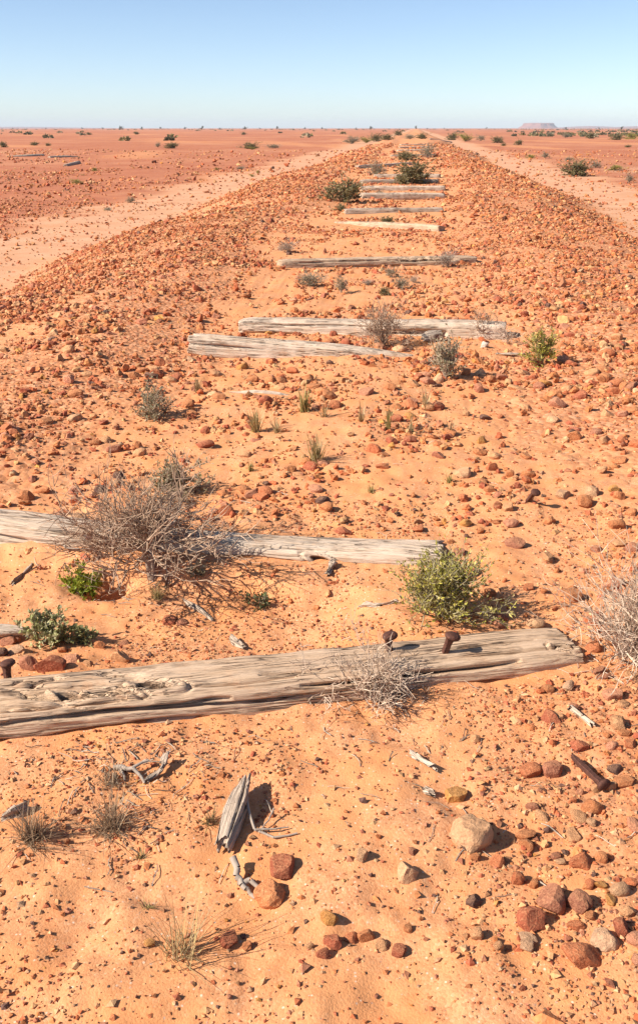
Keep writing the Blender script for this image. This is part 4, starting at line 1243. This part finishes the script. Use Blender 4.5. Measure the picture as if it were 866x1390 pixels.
LANDMARKS = [
    ('the lying spike', (0.4367, 1.7707)), ('the grey timber wedge', (-0.3338, 1.5473)), ('the bottom grass tuft', (-0.3647, 1.2223)), ('the forked stick', (-0.2784, 1.3624)),
    ('the tall cream boulder', (0.1510, 1.5657)), ('the nearest sleeper end', (0.4768, 2.2470)), ('the pale thorny bush', (0.6259, 2.3066)), ('the leafy yellow-green bush', (0.1349, 2.4874)),
    ('the second sleeper end', (0.1318, 2.8945)), ('the big dead bush', (-0.8408, 2.7316)), ('the sprawling green plant', (-1.0022, 2.2765)), ('the leaning spike', (0.4745, 3.2329)),
    ('the left bank shrub', (-1.2621, 4.4465)), ('the bushy grass tuft', (-0.3783, 3.7742)), ('the slim grass tuft', (-0.0839, 4.2564)), ('the grey-green shrub', (0.2209, 5.2448)),
    ('the open yellow-green shrub', (0.7933, 5.6193)), ('the white stone', (0.4884, 6.0586)), ('the split sleeper left end', (-1.4276, 5.8729)), ('the thin buried timber', (-0.7948, 4.7696)), ('the tan sleeper', (-0.3771, 10.0391)),
    ('the left edge of the picture', (-1.7221, 3.6416)), ('the right edge of the picture', (0.9346, 3.6895)), ('the leaning twig tangle', (-0.0339, 2.0204)), ('the bleached sleeper', (-1.4314, 3.1182)),
]
ROCKS = [
    ('ochre', (0.1328, 1.6696, 0.0544, 0.0416)), ('cream', (0.1526, 1.5405, 0.0871, 0.0781)), ('red-orange', (0.3006, 1.7757, 0.0567, 0.0367)), ('brown', (0.3562, 1.7756, 0.0449, 0.0532)), ('rust orange', (0.4208, 1.6659, 0.0458, 0.0505)),
    ('deep red', (-0.2087, 1.4142, 0.0659, 0.0358)), ('rust orange', (-0.2219, 1.3540, 0.0599, 0.0529)), ('deep red', (-0.2790, 1.2383, 0.0354, 0.0301)), ('ochre', (-0.4209, 1.2147, 0.0221, 0.0182)), ('rust orange', (-0.2460, 1.2312, 0.0195, 0.0169)),
    ('ochre', (-0.1076, 1.2936, 0.0334, 0.0294)), ('deep red', (-0.0971, 1.2490, 0.0340, 0.0431)), ('red-orange', (-0.0655, 1.2667, 0.0290, 0.0224)), ('rust orange', (-0.0409, 1.2751, 0.0291, 0.0264)), ('cream', (0.0323, 1.4157, 0.0481, 0.0425)), ('cream', (-0.0572, 1.4461, 0.0289, 0.0289)),
    ('red-orange', (0.2411, 1.4394, 0.0299, 0.0398)), ('red-orange', (0.2083, 1.4843, 0.0379, 0.0292)), ('dark brown', (0.1564, 1.3685, 0.0303, 0.0275)), ('brown', (0.2996, 1.3857, 0.0579, 0.0607)), ('brown', (0.3495, 1.3864, 0.0523, 0.0495)), ('deep red', (0.2596, 1.3342, 0.0564, 0.0457)),
    ('grey', (0.2456, 1.2918, 0.0354, 0.0262)), ('tan', (0.1595, 1.2885, 0.0289, 0.0316)), ('grey', (0.3813, 1.2996, 0.0523, 0.0471)), ('red-orange', (0.3334, 1.2585, 0.0665, 0.0384)), ('ochre', (0.3990, 1.4331, 0.0253, 0.0365)), ('ochre', (0.4095, 1.3948, 0.0248, 0.0206)), ('red-orange', (0.3771, 1.4327, 0.0239, 0.0197)),
    ('pinkish', (0.5473, 2.0759, 0.0579, 0.0392)), ('tan', (0.5590, 2.0419, 0.0350, 0.0276)), ('tan', (0.5336, 1.9571, 0.0499, 0.0427)), ('rust orange', (0.5438, 1.9223, 0.0316, 0.0228)), ('red-orange', (0.5464, 1.8786, 0.0344, 0.0275)), ('pinkish', (0.4985, 1.8665, 0.0309, 0.0257)), ('dark brown', (0.4922, 1.7806, 0.0380, 0.0265)),
    ('rust orange', (0.5080, 1.7449, 0.0472, 0.0277)), ('grey', (0.4429, 2.1183, 0.0363, 0.0343)), ('tan', (0.4767, 1.7295, 0.0259, 0.0259)), ('brown', (0.3199, 1.6995, 0.0225, 0.0161)), ('red-orange', (0.3876, 1.6772, 0.0190, 0.0159)), ('tan', (0.3701, 1.5841, 0.0396, 0.0198)), ('pinkish', (0.5039, 1.6178, 0.0461, 0.0307)), ('cream', (0.4139, 1.6176, 0.0216, 0.0216)),
    ('brown', (0.3263, 1.5238, 0.0237, 0.0208)), ('rust orange', (0.1661, 1.4846, 0.0204, 0.0234)), ('dark brown', (0.1494, 1.5059, 0.0266, 0.0207)), ('rust orange', (0.2740, 1.4329, 0.0227, 0.0198)), ('rust orange', (0.0364, 1.2967, 0.0186, 0.0160)), ('deep red', (0.0175, 1.2523, 0.0312, 0.0208)), ('brown', (0.0421, 1.4820, 0.0205, 0.0146)),
    ('tan', (-0.1380, 1.2385, 0.0182, 0.0156)), ('cream', (0.3328, 1.4956, 0.0204, 0.0175)), ('grey', (0.2454, 1.2777, 0.0312, 0.0234)), ('deep red', (0.4127, 1.3215, 0.0316, 0.0316)), ('tan', (0.1912, 1.2654, 0.0207, 0.0259)), ('rust orange', (0.3654, 1.3557, 0.0243, 0.0189)), ('deep red', (-0.1106, 1.2245, 0.0258, 0.0206)), ('tan', (-0.0087, 1.2605, 0.0262, 0.0196)),
    ('deep red', (-0.9230, 2.0721, 0.0788, 0.0591)), ('brown', (-0.9847, 2.0773, 0.0495, 0.0594)), ('pinkish', (-0.8859, 2.1298, 0.0483, 0.0342)), ('tan', (-0.7608, 2.1698, 0.0530, 0.0673)), ('grey', (-1.0637, 2.1695, 0.0576, 0.0247)), ('dark brown', (-1.0919, 2.1465, 0.0368, 0.0408)), ('brown', (-1.1241, 2.2602, 0.0512, 0.0342)), ('rust orange', (-0.8471, 2.2468, 0.0315, 0.0294)), ('brown', (-0.7897, 2.2953, 0.0300, 0.0235)),
    ('deep red', (-0.6989, 2.4449, 0.0516, 0.0314)), ('brown', (-0.6556, 2.4364, 0.0380, 0.0290)), ('tan', (-0.8348, 2.1138, 0.0280, 0.0240)), ('pinkish', (-1.1128, 2.2759, 0.0386, 0.0300)), ('rust orange', (-0.9441, 2.2051, 0.0291, 0.0249)),
    ('tan', (0.3920, 3.2736, 0.0469, 0.0469)), ('brown', (0.3873, 2.9887, 0.0689, 0.0459)), ('tan', (0.4872, 2.8881, 0.0469, 0.0371)), ('rust orange', (0.5239, 2.6075, 0.0723, 0.0542)), ('rust orange', (0.7531, 3.1391, 0.0658, 0.0552)), ('rust orange', (0.6815, 3.3703, 0.0702, 0.0674)), ('cream', (0.6125, 3.4351, 0.0686, 0.0458)), ('cream', (0.7263, 3.4471, 0.0715, 0.0572)), ('cream', (0.2383, 3.6185, 0.0816, 0.0604)),
    ('ochre', (0.8131, 3.4689, 0.0401, 0.0315)), ('rust orange', (0.4294, 3.6223, 0.0421, 0.0482)), ('red-orange', (0.3998, 2.6512, 0.0368, 0.0322)), ('rust orange', (0.4399, 2.6314, 0.0274, 0.0251)), ('tan', (0.4905, 2.4682, 0.0519, 0.0432)), ('red-orange', (0.5560, 2.4470, 0.0471, 0.0385)), ('cream', (0.3949, 2.4325, 0.0600, 0.0321)), ('rust orange', (0.2279, 2.7495, 0.0430, 0.0382)),
    ('deep red', (0.3036, 2.4734, 0.0392, 0.0262)), ('brown', (0.1968, 2.9048, 0.0551, 0.0351)), ('rust orange', (0.2778, 3.0925, 0.0316, 0.0316)), ('red-orange', (0.0603, 3.0896, 0.0530, 0.0212)), ('tan', (0.0526, 3.1658, 0.0433, 0.0325)), ('tan', (0.7371, 3.0001, 0.0608, 0.0405)), ('ochre', (0.8149, 3.4793, 0.0431, 0.0345)),
    ('rust orange', (0.7592, 4.1220, 0.0603, 0.0771)), ('pinkish', (0.7570, 4.6356, 0.0820, 0.0746)), ('tan', (1.3616, 6.2036, 0.0967, 0.0725)), ('tan', (1.0247, 5.2523, 0.0832, 0.0541)), ('cream', (0.1721, 5.1145, 0.0702, 0.0908)), ('tan', (0.0326, 5.0155, 0.0731, 0.0650)), ('brown', (0.3848, 4.9256, 0.0635, 0.0715)), ('dark brown', (0.3877, 4.4401, 0.0687, 0.0434)), ('pale white', (0.4877, 6.0458, 0.0623, 0.0815)),
    ('rust orange', (-0.0514, 4.5573, 0.0560, 0.0448)), ('brown', (0.1435, 3.8175, 0.0571, 0.0539)), ('red-orange', (0.3571, 3.6945, 0.0491, 0.0521)), ('ochre', (0.3429, 4.0376, 0.0465, 0.0531)), ('deep red', (-0.9099, 3.9423, 0.0904, 0.0469)), ('tan', (-1.1624, 3.7942, 0.0651, 0.0488)), ('brown', (-1.2953, 3.8444, 0.0661, 0.0595)), ('cream', (-1.6304, 4.2869, 0.0731, 0.0512)),
    ('rust orange', (-1.7474, 4.1906, 0.0718, 0.0538)), ('tan', (-1.3790, 3.9889, 0.0615, 0.0479)), ('red-orange', (-0.0922, 3.6682, 0.0554, 0.0308)), ('rust orange', (-0.0940, 3.8087, 0.0541, 0.0255)), ('tan', (0.8025, 3.6907, 0.0606, 0.0455)), ('cream', (0.6971, 4.3978, 0.0712, 0.0463)), ('rust orange', (0.3312, 5.2808, 0.0678, 0.0551)), ('brown', (0.5346, 5.2085, 0.0834, 0.0500)), ('red-orange', (-0.6718, 5.2796, 0.0733, 0.0517)),
]
def shape_word(sx, sy, sz):
    if sz < 0.55 * max(sx, sy):
        return 'flat '
    if sz > 0.95 * max(sx, sy):
        return 'upright '
    return ''

cand = []                                                    # x, y, sx, sy, sz, colour name, hand placed
rs = np.random.RandomState(31)
for cname, (x, y, w, h) in ROCKS:
    dist = math.hypot(x, y)
    sa = 1.35 / math.hypot(1.35, dist)
    sy_ = w * rs.uniform(0.72, 0.95)
    sz = min(max((h - 0.45 * sy_ * sa) / math.cos(math.asin(sa)), 0.5 * w), 1.05 * w)
    cand.append((x, y, w, sy_, sz, cname, True))

def project(x, y, z):
    """how large one metre shows at this place, and whether the photograph's frame holds it"""
    yaw, pit = 5.58 * math.pi / 180, 20.64 * math.pi / 180
    fx, fy = -math.sin(yaw) * math.cos(pit), math.cos(yaw) * math.cos(pit)
    dz = z - 1.35
    depth = x * fx + y * fy - dz * math.sin(pit)
    right = x * math.cos(yaw) + y * math.sin(yaw)
    upv = (-x * math.sin(yaw) + y * math.cos(yaw)) * math.sin(pit) + dz * math.cos(pit)
    ok = (depth > 0.1) & (np.abs(right / depth) < 0.345) & (upv / depth < 0.52) & (upv / depth > -0.52)
    return 1264 / np.maximum(depth, 0.1), ok

rs = np.random.RandomState(32)
rocks_xy = np.array([(c[0], c[1], max(c[2], c[3]) * 0.6) for c in cand])
def on_timber(x, y, r, p0, p1, W):
    dx, dy = p1[0] - p0[0], p1[1] - p0[1]
    L = math.hypot(dx, dy)
    t = ((x - p0[0]) * dx + (y - p0[1]) * dy) / L
    s = np.abs((x - p0[0]) * dy - (y - p0[1]) * dx) / L
    return (t > -r) & (t < L + r) & (s < W / 2 + r * 0.7)

def clear_of_rocks(x, y, r):
    d = np.hypot(x[:, None] - rocks_xy[None, :, 0], y[:, None] - rocks_xy[None, :, 1]) - rocks_xy[None, :, 2]
    ok = d.min(1) > r * 0.6
    for p0, p1, W in FOOTPRINTS:
        ok &= ~on_timber(x, y, r, p0, p1, W)
    return ok

FIELDS = []
for (y0, y1, per, rm, sg, lo, hi, kind) in [
        (0.55, 2.6, 1500, 0.0072, 0.55, 0.0035, 0.026, 'near'), (2.6, 4.5, 1700, 0.0090, 0.55, 0.0045, 0.030, 'near'), (4.5, 8.0, 1350, 0.0108, 0.60, 0.0050, 0.040, 'near'),
        (8.0, 14.0, 760, 0.0142, 0.48, 0.009, 0.045, 'far'), (14.0, 26.0, 250, 0.0235, 0.42, 0.013, 0.055, 'far'), (26.0, 48.0, 52, 0.042, 0.40, 0.025, 0.10, 'far'), (48.0, 90.0, 6, 0.07, 0.4, 0.04, 0.15, 'far')]:
    x, y, r = scatter(rs, y0, y1, per, rm, sg, lo, hi)
    k = clear_of_rocks(x, y, r)
    x, y, r = x[k], y[k], r[k]
    ck, cc = pick_cols(rs, len(x))
    FIELDS.append([x, y, r, ck, cc, kind])

ax = np.concatenate([f[0] for f in FIELDS]); ay = np.concatenate([f[1] for f in FIELDS]); ar = np.concatenate([f[2] for f in FIELDS])
ak = np.concatenate([f[3] for f in FIELDS]); ac = np.concatenate([f[4] for f in FIELDS]); af = np.concatenate([np.full(len(f[0]), f[5] == 'far') for f in FIELDS])
sc_, ok_ = project(ax, ay, hgt(ax, ay))
app = np.where(ok_, sc_ * ar, 0)
N_PICK = 300 - len(cand)
pick = np.argsort(-app)[:N_PICK]
rest = np.ones(len(ax), bool); rest[pick] = False
for i in pick:
    r = ar[i]
    cand.append((ax[i], ay[i], 2 * r * rs.uniform(0.9, 1.25), 2 * r * rs.uniform(0.75, 1.0), 2 * r * rs.uniform(0.55, 0.9), PNAMES[ak[i]], False))

sizes = np.array([max(c[2], c[3]) for c in cand])
q1, q2 = np.quantile(sizes, [0.35, 0.8])
rows = []
for c in cand:
    x, y, sx, sy_, sz, cname, hand = c
    size = 'small' if max(sx, sy_) < q1 else ('medium' if max(sx, sy_) < q2 else 'large')
    best = min(LANDMARKS, key=lambda l: math.hypot(l[1][0] - x, (l[1][1] - y) * 0.8))
    dx, dy = x - best[1][0], y - best[1][1]
    far = math.hypot(dx, dy)
    near_w = 'just ' if far < 0.12 else ''
    side = ('right of' if dx > 0 else 'left of') if abs(dx) > abs(dy) * 0.8 else ('behind' if dy > 0 else 'in front of')
    place = best[0]
    if 'edge of the picture' in place:
        side, near_w = 'near', ''
    if place == 'the white stone' and far < 0.03:
        place, side, near_w = 'the long pale sleeper', 'below the dark end of', ''
    if place == 'the tall cream boulder' and hand and cname == 'cream' and far < 0.06:
        rows.append([c, 'tall cream boulder, largest stone in the foreground']); continue
    rows.append([c, '%s %s%s stone %s%s %s' % (size, shape_word(sx, sy_, sz), cname, near_w, side, place)])
seen = {}
for r_ in rows:
    seen.setdefault(r_[1], []).append(r_)
for lab, grp in seen.items():
    if len(grp) > 1:
        grp.sort(key=lambda r_: r_[0][0] / max(r_[0][1], 0.2))
        for j, r_ in enumerate(grp):
            r_[1] = lab + (', %s from left' % ORD[j] if j < len(ORD) else ', far right')
rs = np.random.RandomState(33)
for j, (c, lab) in enumerate(rows):
    x, y, sx, sy_, sz, cname, hand = c
    me = BIG_ME[rs.randint(len(BIG_ME))] if hand else MID_ME[rs.randint(len(MID_ME))]
    o = link('stone', me, loc=(x, y, H(x, y) + sz * (0.16 if hand else 0.12)), rot=(rs.normal(0, 0.2), rs.normal(0, 0.2), rs.normal(0, 0.35) + (0 if rs.uniform() < 0.5 else math.pi)), scale=(sx * 0.555, sy_ * 0.555, sz * 0.53))
    cc = np.array(PALETTE[cname]) * rs.uniform(0.75, 1.0)
    o.color = (*cc, 1)
    tag(o, lab, 'stone', 'loose stones on the old track bed')

# ------------------------------------------------------------------ the countless rest
rs = np.random.RandomState(34)
nearP = [stone_shape(1, 700 + k) for k in range(16)]
farP = [stone_shape(0, 740 + k) for k in range(16)]
grainP = []
for k in range(6):
    v, f = OCT
    grainP.append((v * (1 + 0.25 * np.random.RandomState(k).normal(size=(6, 1)).clip(-1, 1)), f))
def stuff_obj(name, me, label, cat):
    o = link(name, me)
    o['label'] = label; o['category'] = cat
    return stuff(o)
big_ = app > 3.2
very_far = (ay > 11) | (app < 5.5 / 2.4)
sel = rest & ~af & big_
stuff_obj('loose_stones', pile_mesh('loose_stones', nearP, ax[sel], ay[sel], ar[sel], ac[sel], rs), 'countless loose rust and tan stones of the near ballast', 'stones')
sel = rest & ~big_ & ~very_far | (rest & af & ~very_far & big_)
stuff_obj('small_stones', pile_mesh('small_stones', farP, ax[sel], ay[sel], ar[sel], ac[sel], rs), 'countless small orange stones filling the ballast and sand', 'stones')
sel = rest & very_far
stuff_obj('far_stones', pile_mesh('far_stones', grainP, ax[sel], ay[sel], ar[sel], ac[sel], rs), 'countless red stones on the far bank and plain', 'stones')

GW = np.array([0.22, 0.10, 0.10, 0.13, 0.24, 0.20, 0.05, 0.02, 0.04, 0.03]); GW = GW / GW.sum()
def grit_density(x, y):
    n = fbm(x * 3.1, y * 3.1, 3, 91)
    a = sstep(0.40, 0.66, n)
    right = sstep(0.05, 0.40, x) * (1 - sstep(2.2, 2.7, y))
    return np.clip(0.26 + 0.80 * a + 0.35 * right, 0, 1)
parts = []
for (y0, y1, per, rm, lo, hi) in [(0.55, 2.3, 11500, 0.0028, 0.0013, 0.0090), (2.3, 3.3, 5000, 0.0034, 0.0018, 0.0080), (3.3, 7.0, 900, 0.0060, 0.003, 0.012)]:
    parts.append(scatter(rs, y0, y1, per, rm, 0.50, lo, hi, grit_density, 0.5, 0.3, 0.55 if y0 < 3 else 0.7))
gx, gy, gr = [np.concatenate([p_[i] for p_ in parts]) for i in range(3)]
keep = np.ones(len(gx), bool)
for p0, p1, W in FOOTPRINTS:
    keep &= ~on_timber(gx, gy, gr, p0, p1, W)
gx, gy, gr = gx[keep], gy[keep], gr[keep]
gk, gc = pick_cols(rs, len(gx), GW)
stuff_obj('fine_gravel', pile_mesh('fine_gravel', grainP, gx, gy, gr, gc, rs, 0.1), 'fine red and white grit strewn over the foreground sand', 'gravel')

# dry twig litter on the sand
def litter():
    rs = np.random.RandomState(45)
    segs, tn = [], []
    zones = [((-0.6288, 1.6573), 0.16, 60), ((-0.8367, 2.7096), 0.22, 60), ((-0.0350, 2.0538), 0.20, 36), ((-0.4502, 1.6078), 0.22, 40), ((-0.1159, 1.8519), 0.35, 26), ((0.5554, 2.2461), 0.2, 40), ((0.1867, 2.0005), 0.5, 20), ((-0.3145, 2.4618), 0.5, 24), ((-1.1868, 2.6982), 0.25, 16), ((0.4777, 3.8733), 0.8, 26), ((-0.4388, 3.0447), 0.5, 30), ((0.2879, 1.6036), 0.3, 14)]
    for (cx, cy), rad, n in zones:
        for _ in range(n):
            x = cx + rs.normal(0, rad * 0.6); y = cy + rs.normal(0, rad * 0.5)
            a = rs.uniform(0, 6.28); L = rs.uniform(0.012, 0.06)
            r = rs.uniform(0.0006, 0.0016)
            p = np.array([x, y, H(x, y) + 0.002])
            col = np.array([0.40, 0.31, 0.235]) * rs.uniform(0.5, 1.4)
            for i in range(3):
                a += rs.normal(0, 0.25)
                q = p + np.array([math.cos(a), math.sin(a), 0]) * L / 3
                q[2] = H(q[0], q[1]) + 0.002 + abs(rs.normal(0, 0.003))
                segs.append((*p, *q, r, r * 0.9)); tn.append(col)
                p = q
    V, F = tubes(segs, 3)
    return make_mesh('twig_litter', V, F, False, np.repeat(np.array(tn), 6, 0), MAT_TWIG)
stuff_obj('twig_litter', litter(), 'scraps of dry twig littering the sand', 'litter')

# ------------------------------------------------------------------ the air over the plain
def haze():
    z0, z1, r = -3.0, 60.0, 10500.0
    V = [(-r, -60, z0), (r, -60, z0), (r, r, z0), (-r, r, z0), (-r, -60, z1), (r, -60, z1), (r, r, z1), (-r, r, z1)]
    F = [(3, 2, 1, 0), (4, 5, 6, 7), (0, 1, 5, 4), (1, 2, 6, 5), (2, 3, 7, 6), (3, 0, 4, 7)]
    m = bpy.data.materials.new('thin_haze'); m.use_nodes = True
    nt = m.node_tree; nt.nodes.clear()
    out = nt.nodes.new('ShaderNodeOutputMaterial')
    pv = nt.nodes.new('ShaderNodeVolumePrincipled')
    pv.inputs['Color'].default_value = (0.80, 0.86, 0.95, 1)
    pv.inputs['Density'].default_value = 0.00012
    nt.links.new(pv.outputs[0], out.inputs['Volume'])
    o = link('haze', make_mesh('haze', V, F, False, None, m))
    o['label'] = 'thin pale haze over the plain'
    return stuff(o)
haze()
